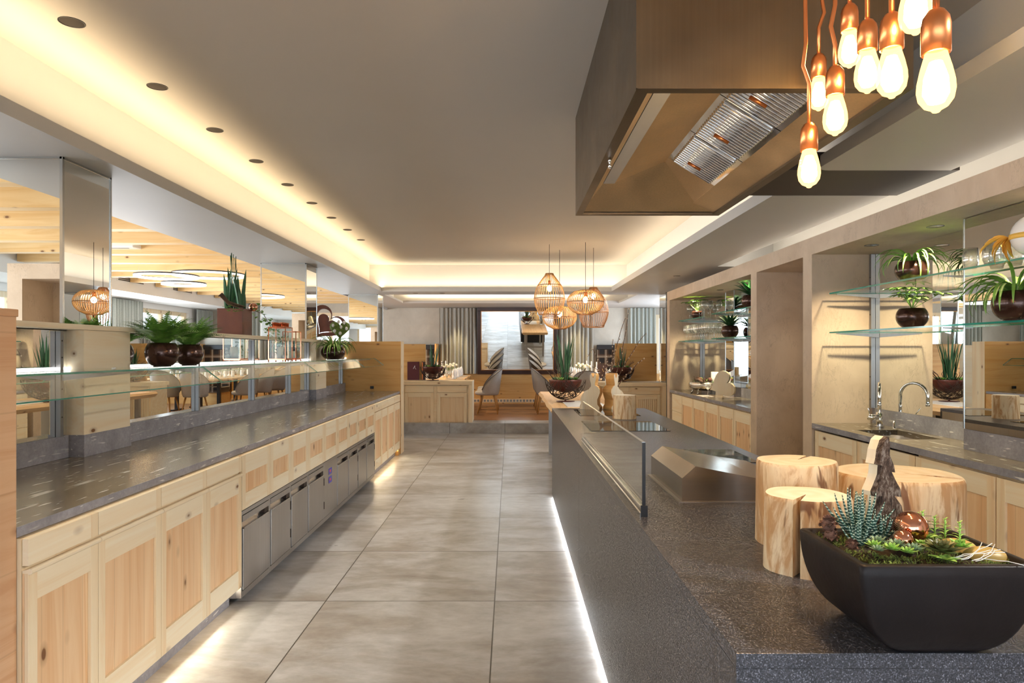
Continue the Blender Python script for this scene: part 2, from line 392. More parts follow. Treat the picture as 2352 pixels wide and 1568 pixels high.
def thin_glass(name, tint, refl=1.0, power=4.0, base=0.045, rough=0.0, glint_white=0.0):
    t = NT(name)
    tr = t.n.new('ShaderNodeBsdfTransparent'); tr.inputs[0].default_value = (*tint, 1)
    gl = t.n.new('ShaderNodeBsdfGlossy'); gl.inputs['Roughness'].default_value = rough; gl.inputs[0].default_value = (1, 1, 1, 1)
    lw = t.n.new('ShaderNodeLayerWeight'); lw.inputs[0].default_value = 0.5
    fres = t.math('ADD', t.math('MULTIPLY', t.math('POWER', lw.outputs['Facing'], power), 0.85), base)
    mx = t.n.new('ShaderNodeMixShader'); t.lk(t.math('MULTIPLY', fres, refl), mx.inputs[0])
    t.lk(tr.outputs[0], mx.inputs[1]); t.lk(gl.outputs[0], mx.inputs[2])
    if glint_white:
        df = t.n.new('ShaderNodeBsdfTranslucent'); df.inputs[0].default_value = (1, 1, 1, 1)
        m2 = t.n.new('ShaderNodeMixShader'); m2.inputs[0].default_value = glint_white
        t.lk(mx.outputs[0], m2.inputs[1]); t.lk(df.outputs[0], m2.inputs[2]); mx = m2
    t.lk(mx.outputs[0], t.out.inputs[0])
    return t.m
M['glass'] = thin_glass('clear_float_glass', (0.965, 0.985, 0.975), 0.45)
M['glass_window'] = thin_glass('window_glass', (0.97, 0.98, 0.98), 0.6)
M['glass_clear'] = thin_glass('drinking_glass', (0.93, 0.95, 0.95), 1.0, 2.0, 0.12, 0.06, 0.10)  # white scatter mixed in, standing in for bright glints on the glass
def glass_edge():
    t = NT('green_glass_edge')
    p = t.pr((0.02, 0.36, 0.27), 0.08, 0.0, None, 0.8)
    p.inputs['Transmission Weight'].default_value = 0.35
    return t.m
M['glass_edge'] = glass_edge()

def emis(name, col, strength):
    t = NT(name); e = t.n.new('ShaderNodeEmission'); e.inputs[0].default_value = (*col, 1); e.inputs[1].default_value = strength
    t.lk(e.outputs[0], t.out.inputs[0]); return t.m
M['filament'] = emis('glowing_filament', (1.0, 0.70, 0.34), 55)
M['filament_small'] = emis('glowing_small_bulb', (1.0, 0.72, 0.38), 30)
M['led'] = emis('led_strip', (1.0, 0.96, 0.90), 2.5)
M['led_ring'] = emis('led_ring_diffuser', (1.0, 0.93, 0.80), 2.2)
def bulb_glass():
    t = NT('lit_bulb_glass')
    tr = t.n.new('ShaderNodeBsdfTransparent'); tr.inputs[0].default_value = (1.0, 0.90, 0.72, 1)
    e = t.n.new('ShaderNodeEmission'); e.inputs[0].default_value = (1.0, 0.60, 0.20, 1); e.inputs[1].default_value = 0.85
    ad = t.n.new('ShaderNodeAddShader'); t.lk(tr.outputs[0], ad.inputs[0]); t.lk(e.outputs[0], ad.inputs[1])
    t.lk(ad.outputs[0], t.out.inputs[0]); return t.m
M['bulb'] = bulb_glass()
def zebra():
    t = NT('zebra_striped_leaf')
    tc = t.n.new('ShaderNodeTexCoord'); sp = t.n.new('ShaderNodeSeparateXYZ'); t.lk(tc.outputs['Object'], sp.inputs[0])
    w = t.math('SINE', t.math('ADD', t.math('MULTIPLY', sp.outputs[2], 950), t.math('MULTIPLY', t.noise(t.coords(), 60, 3), 9)))
    c = t.ramp(w, [(0.55, (0.018, 0.075, 0.055)), (0.72, (0.55, 0.66, 0.55))])
    t.pr(c, 0.4); return t.m
M['zebra'] = zebra()

# ---------------------------------------------------------------- mesh helpers
class MB:
    """collects shapes in one bmesh; mi picks the material slot"""
    def __init__(s): s.b = bmesh.new(); s.mi = 0; s.sm = False
    def _f(s, vs):
        try: f = s.b.faces.new(vs)
        except ValueError: return None
        f.material_index = s.mi; f.smooth = s.sm; return f
    def box(s, x0, x1, y0, y1, z0, z1, bev=0.0):
        if bev:
            t = bmesh.new(); r = bmesh.ops.create_cube(t, size=1)
            for v in t.verts:
                v.co = Vector(((x0 + x1) / 2 + v.co.x * (x1 - x0), (y0 + y1) / 2 + v.co.y * (y1 - y0), (z0 + z1) / 2 + v.co.z * (z1 - z0)))
            bmesh.ops.bevel(t, geom=t.edges[:], offset=bev, segments=2, affect='EDGES', profile=0.5)
            s._merge(t); return s
        v = [s.b.verts.new((x, y, z)) for x in (x0, x1) for y in (y0, y1) for z in (z0, z1)]
        for a in ((0, 1, 3, 2), (4, 6, 7, 5), (0, 4, 5, 1), (2, 3, 7, 6), (0, 2, 6, 4), (1, 5, 7, 3)):
            s._f([v[i] for i in a])
        return s
    def _merge(s, t, mat=None):
        mp = {}
        for v in t.verts: mp[v] = s.b.verts.new(mat @ v.co if mat else v.co)
        for f in t.faces: s._f([mp[v] for v in f.verts])
        t.free()
    def prism(s, poly, axis, a, b, cap_mi=None):
        """poly in the two other axes (in xyz order), extruded along axis from a to b"""
        def mk(p, q):
            c = list(p); c.insert(axis, q); return s.b.verts.new(c)
        A = [mk(p, a) for p in poly]; B = [mk(p, b) for p in poly]
        n = len(poly); m0 = s.mi
        for i in range(n): s._f([A[i], A[(i + 1) % n], B[(i + 1) % n], B[i]])
        if cap_mi is not None: s.mi = cap_mi
        sm = s.sm; s.sm = False
        s._f(A[::-1]); s._f(B); s.mi = m0; s.sm = sm
        return s
    def lathe(s, prof, c=(0, 0, 0), seg=24, sx=1.0, sy=1.0, jit=0.0):
        """prof: list of (r, z)"""
        sm = s.sm; s.sm = True; rings = []
        for r, z in prof:
            if r < 1e-5: rings.append([s.b.verts.new((c[0], c[1], c[2] + z))])
            else:
                ring = []
                for i in range(seg):
                    a = 2 * PI * i / seg; rr = r * (1 + jit * (rnd.random() - 0.5))
                    ring.append(s.b.verts.new((c[0] + math.cos(a) * rr * sx, c[1] + math.sin(a) * rr * sy, c[2] + z)))
                rings.append(ring)
        for p, q in zip(rings, rings[1:]):
            if len(p) == 1 and len(q) == 1: continue
            for i in range(seg):
                j = (i + 1) % seg
                if len(p) == 1: s._f([p[0], q[j], q[i]])
                elif len(q) == 1: s._f([p[i], p[j], q[0]])
                else: s._f([p[i], p[j], q[j], q[i]])
        s.sm = sm; return s
    def tube(s, pts, r, seg=6, r1=None, closed=False):
        """round tube along points"""
        sm = s.sm; s.sm = True
        pts = [Vector(p) for p in pts]; n = len(pts); rings = []
        if r1 is None: r1 = r
        up = None
        for i, p in enumerate(pts):
            if closed: d = pts[(i + 1) % n] - pts[i - 1]
            elif i == 0: d = pts[1] - p
            elif i == n - 1: d = p - pts[i - 1]
            else: d = pts[i + 1] - pts[i - 1]
            if d.length < 1e-9: d = Vector((0, 0, 1))
            d.normalize()
            if up is None: up = d.orthogonal().normalized()
            up = (up - d * up.dot(d))
            up = up.normalized() if up.length > 1e-6 else d.orthogonal().normalized()
            w = d.cross(up); rr = r + (r1 - r) * i / max(1, n - 1)
            rings.append([s.b.verts.new(p + (up * math.cos(2 * PI * k / seg) + w * math.sin(2 * PI * k / seg)) * rr) for k in range(seg)])
        rg = list(zip(rings, rings[1:])) + ([(rings[-1], rings[0])] if closed else [])
        for a, b in rg:
            for k in range(seg):
                j = (k + 1) % seg; s._f([a[k], a[j], b[j], b[k]])
        if not closed:
            s._f(rings[0][::-1]); s._f(rings[-1])
        s.sm = sm; return s
    def cyl(s, p0, p1, r, r1=None, seg=16): return s.tube([p0, p1], r, seg, r1)
    def ball(s, c, r, seg=14, sz=1.0, sx=1.0, sy=1.0):
        k = max(5, seg // 2)
        return s.lathe([(r * math.sin(PI * i / k), -r * sz * math.cos(PI * i / k)) for i in range(k + 1)], c, seg, sx, sy)
    def blade(s, base, ang, L, w, lift=1.2, droop=1.0, seg=7, fold=0.25, twist=0.0, tip=0.02, lean=None):
        """a leaf: strip that rises with angle lift (rad) and bends down by droop (rad); ang is compass"""
        sm = s.sm; s.sm = True
        p = Vector(base); e = lift; st = L / seg; prev = None
        dx, dy = math.cos(ang), math.sin(ang); side = Vector((-dy, dx, 0))
        for i in range(seg + 1):
            t = i / seg
            ww = w * (math.sin(PI * min(1, 0.18 + t * 0.82)) ** 0.7 if t < 1 else 0) * (1 - tip) + (w * tip * (1 - t))
            nrm = Vector((-dx * math.sin(e), -dy * math.sin(e), math.cos(e)))
            sd = side * math.cos(twist * t) + nrm * math.sin(twist * t)
            a = s.b.verts.new(p - sd * ww / 2 + nrm * ww * fold); m = s.b.verts.new(p); b = s.b.verts.new(p + sd * ww / 2 + nrm * ww * fold)
            if prev: s._f([prev[0], prev[1], m, a]); s._f([prev[1], prev[2], b, m])
            prev = (a, m, b)
            p = p + Vector((dx * math.cos(e), dy * math.cos(e), math.sin(e))) * st
            e -= droop / seg
        s.sm = sm; return s
    def xf(s, mat): s.b.transform(mat); return s
    def build(s, name, mats, parent=None, origin=None):
        me = bpy.data.meshes.new(name)
        bmesh.ops.recalc_face_normals(s.b, faces=s.b.faces[:])
        if parent is not None:
            off = Vector((0, 0, 0)); p = parent
            while p is not None: off += p.location; p = p.parent
            s.b.transform(Matrix.Translation(-off)); loc = Vector((0, 0, 0))
        else:
            if origin is None:
                xs = [v.co for v in s.b.verts]
                mn = [min(v[i] for v in xs) for i in range(3)]; mx = [max(v[i] for v in xs) for i in range(3)]
                origin = ((mn[0] + mx[0]) / 2, (mn[1] + mx[1]) / 2, mn[2])
            loc = Vector(origin); s.b.transform(Matrix.Translation(-loc))
        s.b.to_mesh(me); s.b.free()
        if not isinstance(mats, (list, tuple)): mats = [mats]
        for m in mats: me.materials.append(M[m] if isinstance(m, str) else m)
        o = bpy.data.objects.new(name, me); COL.objects.link(o)
        if parent is not None: o.parent = parent
        o.location = loc
        return o

def tag(o, label, cat, group=None, kind=None):
    o['label'] = label; o['category'] = cat
    if group: o['group'] = group
    if kind: o['kind'] = kind
    return o
def thing(name, label, cat, loc=(0, 0, 0), group=None):
    o = bpy.data.objects.new(name, None); COL.objects.link(o); o.location = loc
    o.empty_display_size = 0.05
    return tag(o, label, cat, group)
def struct(name, mb, mats, **k):
    o = mb.build(name, mats, **k)
    if k.get('parent') is None: o['kind'] = 'structure'
    return o
def dup(root, loc=None, rz=None, label=None, scale=None, parent=None):
    c = root.copy(); COL.objects.link(c)
    if parent is not None: c.parent = parent
    if loc is not None: c.location = loc
    if rz is not None: c.rotation_euler = (0, 0, rz)
    if scale is not None: c.scale = (scale,) * 3 if isinstance(scale, (int, float)) else scale
    if label: c['label'] = label
    for ch in list(root.children): dup(ch, parent=c)
    return c
def B(*a, **k): return MB().box(*a, **k)

# ================================================================ SETTING
HC = 3.08      # main ceiling
HS = 2.57      # soffit
struct('floor', MB().box(-7.8, 4.6, -6, 17.4, -0.1, 0.0), 'tile', origin=(0, 0, 0))
# platform: tiled nosing then oak boards
pl = struct('floor_platform', MB().box(-3.2, 4.5, 12.45, 12.98, 0.0, 0.185), 'tile', origin=(0, 0, 0))
struct('floor_platform_boards', MB().box(-3.2, 4.5, 12.98, 17.2, 0.0, 0.185), 'oak')

def wall_holes(axis, pos, th, u0, u1, z0, z1, holes):
    """wall plane at axis=pos (0: x, 1: y); holes (ua, ub, za, zb) sorted along u"""
    m = MB()
    def bx(a, b, c, d):
        if b - a < 1e-4 or d - c < 1e-4: return
        if axis == 0: m.box(pos, pos + th, a, b, c, d)
        else: m.box(a, b, pos, pos + th, c, d)
    u = u0
    for (a, b, c, d) in holes:
        bx(u, a, z0, z1); bx(a, b, z0, c); bx(a, b, d, z1); u = b
    bx(u, u1, z0, z1)
    return m
def window(n, axis, pos, a, b, c, d, mat='pine_z', panes=2, th=0.08, fr=0.09, parent=None):
    """timber window: frame, mullion and glass"""
    m = MB()
    def bx(p, q, r, s_, t0=0.0, t1=th):
        if axis == 0: m.box(pos + t0, pos + t1, p, q, r, s_)
        else: m.box(p, q, pos + t0, pos + t1, r, s_)
    bx(a, b, d - fr, d); bx(a, b, c, c + fr); bx(a, a + fr, c + fr, d - fr); bx(b - fr, b, c + fr, d - fr)
    for k in range(1, panes):
        u = a + (b - a) * k / panes; bx(u - fr / 2, u + fr / 2, c + fr, d - fr)
    f = struct('window_%d' % n, m, mat)
    m = MB()
    def gx(p, q, r, s_):
        if axis == 0: m.box(pos + th * .45, pos + th * .55, p, q, r, s_)
        else: m.box(p, q, pos + th * .45, pos + th * .55, r, s_)
    gx(a + fr, b - fr, c + fr, d - fr)
    m.build('window_glass', 'glass_window', f)
    return f
# left (dining) wall with windows
lh = [(-4.2, -1.8, .9, 2.42), (-0.6, 1.8, .9, 2.42), (3.0, 5.4, .9, 2.42), (6.6, 9.0, .9, 2.42), (10.2, 12.6, .9, 2.42), (13.8, 16.0, .9, 2.42)]
struct('wall_left', wall_holes(0, -7.8, .18, -6, 17.4, 0, HC, lh), 'white')
for i, (a, b, c, d) in enumerate(lh): window(i + 1, 0, -7.76, a, b, c, d)
# back wall
bh = [(-5.2, -3.95, .2, 2.5), (3.72, 4.3, .95, 2.45)]
struct('wall_back', wall_holes(1, 17.2, .2, -7.8, 4.6, 0, HC, bh), 'plaster_grey')
window(7, 1, 17.22, -5.2, -3.95, .2, 2.5)
window(8, 1, 17.22, 3.72, 4.3, .95, 2.45, panes=1)
# front wall behind the camera, mostly glazed
fh = [(-7.0, -4.6, .1, 2.7), (-4.2, -1.8, .1, 2.7), (-1.4, 1.0, .1, 2.7), (1.4, 3.8, .1, 2.7)]
struct('wall_front', wall_holes(1, -6.0, .2, -7.8, 4.6, 0, HC, fh), 'white')
for i, (a, b, c, d) in enumerate(fh): window(9 + i, 1, -5.95, a, b, c, d)
rh = [(13.4, 16.4, .95, 2.45)]
struct('wall_right', wall_holes(0, 4.5, .15, -6, 17.4, 0, HC, rh), 'white')
window(13, 0, 4.52, 13.4, 16.4, .95, 2.45, panes=3)

# ceilings
struct('ceiling', MB().box(-3.2, 4.6, -6, 17.4, HC, HC + .1), 'ceiling')
struct('ceiling_dining', MB().box(-7.8, -3.2, -6, 17.4, 3.0, 3.08), 'white')
# tray: walls of the recess
TX0, TX1, TY0, TY1 = -2.55, 2.12, -4.4, 12.26
struct('wall_tray', MB().box(TX0 - .04, TX0, TY0, TY1, HS + .04, HC).box(TX1, TX1 + .04, TY0, 3.975, HS + .04, HC).box(TX1, TX1 + .04, 4.635, TY1, HS + .04, HC).box(TX1, TX1 + .04, 3.975, 4.635, 2.685, HC)
       .box(TX0, TX1, TY1, TY1 + .04, HS + .04, HC).box(TX0, TX1, TY0 - .04, TY0, HS + .04, HC), 'white')
# soffit ring around the tray with an upstanding lip
EX0, EX1, EY1 = -2.27, 1.80, 11.95
m = MB().box(-3.12, EX0, -4.1, 12.6, HS, HS + .04).box(EX0 - .03, EX0, -4.1, EY1, HS + .04, HS + .075)
m.box(-3.14, -3.12, -6, 17.2, HS, HC)
struct('ceiling_soffit_left', m, 'soffit')
m = MB().box(EX1, 2.60, 4.63, 12.6, HS, HS + .04).box(EX1, EX1 + .03, 4.63, EY1, HS + .04, HS + .085).box(2.57, 2.60, 4.63, 8.45, HS + .04, 2.9).box(2.60, 3.3, 8.45, 12.62, HS, HS + .04).box(2.60, 3.3, 8.45, 8.48, HS + .04, 2.94)
struct('ceiling_soffit_right', m, 'soffit')
# near part of the right soffit, its end rounded
pts = [(EX1, -4.1), (2.60, -4.1), (2.60, 3.98)]
for k in range(7):
    a = R(90 + 90 * k / 6); pts.append((EX1 + .08 + .08 * math.cos(a), 3.90 + .08 * math.sin(a)))
m = MB().prism(pts, 2, HS, HS + .07); m.box(2.57, 2.60, -4.1, 3.98, HS + .07, 2.9)
struct('ceiling_soffit_near', m, 'soffit')
struct('ceiling_soffit_far', MB().box(EX0, EX1, EY1, 12.6, HS, HS + .04).box(EX0, EX1, EY1, EY1 + .03, HS + .04, HS + .075), 'soffit')
# second tray over the platform
m = MB().box(-3.12, 4.5, 12.6, 13.15, 2.62, 2.66).box(-3.12, -2.45, 13.15, 15.5, 2.62, 2.66).box(2.5, 4.5, 13.15, 15.5, 2.62, 2.66).box(-3.12, 4.5, 15.5, 17.2, 2.62, 2.66)
m.box(-3.12, 2.8, 12.58, 12.6, HS, 2.66)
m.box(-2.45, 2.5, 15.5, 15.52, 2.66, 2.68)
struct('ceiling_soffit_platform', m, 'soffit')
struct('wall_tray_platform', MB().box(-2.75, 2.8, 15.78, 15.82, 2.66, HC).box(-2.75, -2.71, 12.95, 15.8, 2.66, HC).box(2.76, 2.8, 12.95, 15.8, 2.66, HC), 'white')
# bulkhead along the dining wall
struct('wall_bulkhead', MB().box(-7.6, -6.6, -6, 17.2, 2.54, 3.0), 'white')

# clay plastered shelving wall on the right
XP, XB = 2.45, 2.95
TOP, OPT = 2.43, 2.29
m = MB()
for a, b in ((10.35, 10.52), (6.70, 6.86), (5.475, 5.64), (1.0, 1.16)): m.box(XP, XB, a, b, 0, OPT)
m.box(XP, XB + .06, 1.0, 10.52, OPT, TOP)
m.box(XB, XB + .06, 1.0, 10.52, 0, OPT)
struct('wall_shelving', m, 'plaster')
struct('ceiling_recess', MB().box(2.57, 3.3, -6, 8.45, 2.9, 2.94), 'white')
struct('wall_right_upper', MB().box(3.3, 3.36, -6, 12.7, 0, HC), 'white')

# mirrored pier beyond the shelving wall
def pier(name, x0, x1, y0, y1, z0, z1):
    p = struct(name, MB().box(x0, x1, y0, y1, z0, z1), 'mirror')
    MB().box(x1 - .012, x1 + .004, y0 - .004, y0 + .012, z0, z1).box(x1 - .010, x1 + .004, y1 - .010, y1 + .004, z0, z1).box(x0 - .004, x0 + .01, y0 - .004, y0 + .01, z0, z1)\
        .box(x0, x1, y0 - .004, y0, z1 - .012, z1).box(x1, x1 + .004, y0, y1, z1 - .012, z1).build('edge_profile', 'mirror_edge', p)
    return p
pier('mirror_pier', 2.80, 3.3, 12.1, 12.62, 0.0, HS)
CY = [(3.70, 4.15), (8.13, 8.58), (12.55, 13.05)]
LZ = 1.65
for y0, y1 in CY: pier('mirror_column', -3.00, -2.454, y0, y1, LZ, HS if y0 < 12 else HS)
pier('mirror_column', -3.00, -2.454, -0.7, -0.25, LZ, HS)

# partition below the ledge: mirror panels and pine pilasters
struct('wall_partition', MB().box(-2.75, -2.452, 2.225, 9.92, 0, 1.615).box(-2.75, -2.452, 10.195, 12.5, 0, 1.615), 'pine_y')
XM = -2.43
ys = [2.2] + [v for c in CY[:2] for v in c] + [9.92]
segs = [(2.2, 3.70), (4.15, 8.13), (8.58, 9.92)]
names = ['left end mirror panel behind the counter beside the pine end', 'long middle mirror panel between the two pine pilasters', 'far mirror panel between pilaster and pine end panel']
for (a, b), nm in zip(segs, names):
    tag(MB().box(XM - .02, XM, a + .022 if a < 3 else a, b, 1.046, 1.615).build('mirror_panel', 'mirror'), nm, 'mirror', 'mirror panels behind the left counter')
for i, (y0, y1) in enumerate(CY[:2]):
    t = thing('pine_pilaster', ['near pine-clad pilaster beside the fern pots, standing on stone', 'far pine-clad pilaster behind the potted egg tree'][i], 'pilaster', (-2.39, (y0 + y1) / 2, .924), 'pine pilasters behind the left counter')
    MB().box(XM, -2.335, y0, y1, 1.045, 1.62).build('cladding', 'pine_y', t)
    MB().box(XM, -2.33, y0 - .005, y1 + .005, .924, 1.045).build('stone_base', 'stone_edge', t)
tag(MB().box(-2.80, -2.325, 2.225, 9.92, 1.621, 1.65, bev=.003).build('pine_ledge', 'pine_y'), 'long pale pine ledge running along the mirrored partition', 'shelf')

# end panels of the left counter
t = thing('end_panel', 'tall reddish pine end panel at the near left picture edge', 'panel', (-2.0, 2.0, 0))
MB().box(-2.75, -1.62, 1.70, 2.215, 0, 1.615).build('panel', 'larch_y', t)
MB().box(-2.76, -1.615, 1.69, 2.22, 1.615, 1.64, bev=.003).build('cap', 'larch_y', t)
t = thing('end_panel', 'orange pine end panel closing the far end of the left counter', 'panel', (-2.0, 10.0, 0))
MB().box(-2.75, -1.605, 9.925, 10.19, 0, 1.655).build('panel', 'larch_x', t)
MB().box(-1.605, -1.600, 9.925, 10.19, 0, 1.655).build('lit_side', 'pine_z', t)  # paler sheet: light falling on this side of the panel, put in as colour

# ---------------------------------------------------------------- left counter
WZ = .924
t = thing('worktop', 'long dark veined stone worktop of the left buffet counter', 'worktop', (-2.0, 6.0, .89))
MB().box(XM, -1.62, 2.216, 9.924, .89, .9235).build('slab', ['stone'], t)
MB().box(-1.62, -1.6185, 2.216, 9.924, .89, .9235).build('front_edge', ['stone_edge'], t)
for y in (6.97, 7.97): MB().box(-2.15, -1.78, y, y + .008, .9236, .9242).build('joint', 'black', t)
for a, b, s_ in ((2.216, 3.695, 'near'), (4.155, 8.125, 'long middle'), (8.585, 9.92, 'far')):
    tag(MB().box(XM, -2.415, a, b, .9245, 1.045).build('stone_upstand', 'stone_edge'), '%s grey veined stone upstand at the back of the left worktop' % s_, 'upstand', 'stone upstands of the left counter')
    tag(MB().box(XM, -2.405, a, b, 1.405, 1.417).build('light_strip', 'led'), '%s white light strip along the mirror above the left counter' % s_, 'light strip', 'light strips behind the glass shelf')

def door(parent, sgn, X, y0, y1, z0, z1, name='door', st=.045, rail=.10, railb=.11, th=.02, mat='pinepanel_z'):
    """frame door in the plane x=X facing sgn*x: set-back panel carrying stiles and rails"""
    g = .0015
    a, b = sorted((X - sgn * .013, X - sgn * th))
    d = MB().box(a, b, y0 + g, y1 - g, z0 + g, z1 - g).build(name, mat, parent)
    a, b = sorted((X, X - sgn * .013))
    MB().box(a, b, y0 + g, y0 + st, z0 + g, z1 - g, bev=.0012).build('stile', 'pine_z', d)
    MB().box(a, b, y1 - st, y1 - g, z0 + g, z1 - g, bev=.0012).build('stile', 'pine_z', d)
    a, b = sorted((X - sgn * .0012, X - sgn * .013))
    MB().box(a, b, y0 + st, y1 - st, z1 - rail, z1 - g).build('rail', 'pine_y', d)
    MB().box(a, b, y0 + st, y1 - st, z0 + g, z0 + railb).build('rail', 'pine_y', d)
    return d
def door_y(parent, Y, x0, x1, z0, z1, st=.06, rail=.08, th=.02, slats=0):
    """the same door facing the camera, in the plane y=Y"""
    g = .002
    d = MB().box(x0 + g, x1 - g, Y + .013, Y + th, z0 + g, z1 - g).build('door', 'pinepanel_zx', parent)
    for a, b in ((x0 + g, x0 + st), (x1 - st, x1 - g)): MB().box(a, b, Y, Y + .013, z0 + g, z1 - g, bev=.0012).build('stile', 'pine_z', d)
    for a, b in ((z0 + g, z0 + rail), (z1 - rail, z1 - g)): MB().box(x0 + st, x1 - st, Y + .001, Y + .013, a, b).build('rail', 'pine_x', d)
    if slats:
        w = (x1 - x0 - 2 * st) / slats
        for k in range(slats):
            MB().box(x0 + st + k * w + .004, x0 + st + (k + 1) * w - .012, Y + .002, Y + .012, z0 + rail, z1 - rail).build('slat', 'pine_z', d)
    return d
XC = -1.585
ordn = ['first', 'second', 'third', 'fourth', 'fifth', 'sixth', 'seventh', 'eighth', 'ninth']
GRP = 'pine cabinets of the left counter'
yy = [2.22, 2.60, 3.07, 3.53, 3.99]
for i in range(4):
    y0, y1 = yy[i], yy[i + 1]
    t = thing('base_cabinet', 'pine base cabinet with drawer, %s from the near end of the left counter' % ordn[i], 'cabinet', (-2.0, (y0 + y1) / 2, 0), GRP)
    MB().box(-2.42, XC - .022, y0, y1, .105, .885).build('body', 'pine_z', t)
    dr = MB().box(XC - .02, XC, y0 + .002, y1 - .045, .795, .883).build('drawer', 'pine_y', t)
    MB().box(XC - .02, XC, y1 - .045, y1 - .002, .795, .883).build('drawer_end_block', 'pine_z', dr)
    d = door(t, 1, XC, y0, y1, .110, .772)
    pts = [(XC - .02, .752), (XC, .765)] + [(XC + .004 + .010 * math.cos(R(a)), .776 + .010 * math.sin(R(a))) for a in (-60, -20, 20, 60, 100, 140)] + [(XC - .02, .780)]
    MB().prism(pts, 1, y0 + .002, y1 - .002).build('grip_lip', 'pine_y', d)
ym = [3.997, 4.47, 4.893, 5.307, 5.77, 6.21, 6.64, 7.05, 7.48, 7.92]
for i in range(9):
    y0, y1 = ym[i], ym[i + 1]
    t = thing('base_cabinet', 'short pine cabinet front above the steel refrigerator, %s from the near side' % ordn[i], 'cabinet', (-2.0, (y0 + y1) / 2, .555), 'short pine cabinets above the steel refrigerator')
    MB().box(-2.42, XC - .022, y0, y1, .565, .885).build('body', 'pine_z', t)
    door(t, 1, XC, y0, y1, .558, .886, st=.055, rail=.115, railb=.095)
yf = [7.925, 8.35, 8.78, 9.26, 9.76]
for i in range(4):
    y0, y1 = yf[i], yf[i + 1]
    t = thing('base_cabinet', 'narrow pine cabinet at the far end of the left counter, %s after the steel refrigerator' % ordn[i], 'cabinet', (-2.0, (y0 + y1) / 2, 0), GRP)
    MB().box(-2.42, XC - .022, y0, y1, .105, .885).build('body', 'pine_z', t)
    MB().box(XC - .02, XC, y0 + .003, y1 - .003, .795, .883).build('drawer', 'pine_y', t)
    door(t, 1, XC, y0, y1, .110, .785, st=.05)
tag(MB().box(-2.42, XC - .03, 9.765, 9.92, 0, .885).build('filler_panel', 'larch_x'), 'dark orange filler beside the far cabinets of the left counter', 'panel')
for a, b, nm in ((2.22, 3.99, 'near'), (7.925, 9.9, 'far')):
    struct('baseboard_' + nm, MB().box(-2.3, -1.66, a, b, 0, .09), 'stone_edge')

# stainless refrigerator counter
t = thing('refrigerator', 'low stainless steel undercounter refrigerator with a row of doors', 'refrigerator', (-2.0, 5.95, 0))
fx = -1.592
m = MB().box(-2.42, fx - .03, 3.995, 7.92, .04, .55)
m.box(fx - .03, fx, 3.997, 7.92, .04, .075).box(fx - .03, fx, 3.997, 7.92, .528, .552)
for y in ym: m.box(fx - .03, fx, max(3.997, y - .014), min(7.92, y + .014), .075, .528)
m.box(-2.3, -1.70, 3.999, 7.9, 0, .04)
m.build('casing', 'steel', t)
for i in range(9):
    y0, y1 = ym[i] + .018, ym[i + 1] - .018
    if i == 4:
        c = MB().box(fx - .02, fx + .001, ym[i] + .010, ym[i + 1] - .010, .078, .54).build('control_panel', 'steel', t)
        for z in (.42, .345):
            l = MB().box(fx + .001, fx + .003, y0 + .14, y0 + .24, z, z + .055).build('display', 'blue_label', c)
            MB().box(fx + .003, fx + .0035, y0 + .165, y0 + .205, z + .018, z + .04).build('digits', 'red_label', l)
        continue
    d = MB().box(fx - .022, fx + .006, y0, y1, .082, .452, bev=.002).box(fx - .022, fx + .002, y0, y1, .488, .524)
    d = d.build('door', 'steel', t)
    MB().box(fx - .028, fx - .022, y0, y1 - .03, .452, .488).box(fx - .022, fx + .012, y0, y1 - .004, .448, .456).build('handle_channel', 'steel_h', d)
    MB().box(fx - .028, fx + .001, y1 - .075, y1 - .004, .458, .486).build('handle_recess', 'duct', d)
    if i in (1, 3, 6, 8):
        for z in (.16, .36): MB().box(fx, fx + .008, y1 + .002, y1 + .016, z, z + .06).build('hinge', 'duct', d)

# ---------------------------------------------------------------- glass shelf over the left counter
gy = [2.23, 4.35, 6.49, 8.595, 9.90]
for i in range(4):
    a, b = gy[i] + .004, gy[i + 1] - .004
    t = thing('glass_shelf', ['near', 'second', 'third', 'far'][i] + ' section of the bent glass sneeze guard over the left counter', 'glass shelf', (-2.2, (a + b) / 2, 1.40), 'glass sneeze guard sections')
    poly = [(-1.982, a), (-1.982, b), (-2.395, b)]
    for (p0, p1) in ((3.69, 4.16), (8.12, 8.59)):
        if a < p1 and b > p0: poly += [(-2.395, min(b, p1)), (-2.325, min(b, p1)), (-2.325, max(a, p0)), (-2.395, max(a, p0))]
    poly.append((-2.395, a))
    s_ = MB().prism(poly, 2, 1.400, 1.408).build('shelf_pane', 'glass', t)
    MB().box(-1.983, -1.981, a, b, 1.3995, 1.4085).build('polished_edge', 'glass_edge', s_)
    s_ = MB().prism([(-1.98, 1.408), (-1.972, 1.404), (-1.848, 1.309), (-1.856, 1.307), (-1.984, 1.401)], 1, a, b).build('front_pane', 'glass', t)
    MB().prism([(-1.857, 1.3065), (-1.847, 1.3085), (-1.849, 1.303), (-1.858, 1.302)], 1, a, b)\
        .prism([(-1.98, 1.408), (-1.972, 1.404), (-1.848, 1.309), (-1.856, 1.307), (-1.984, 1.401)], 1, b, b + .0015).build('polished_edge', 'glass_edge', s_)
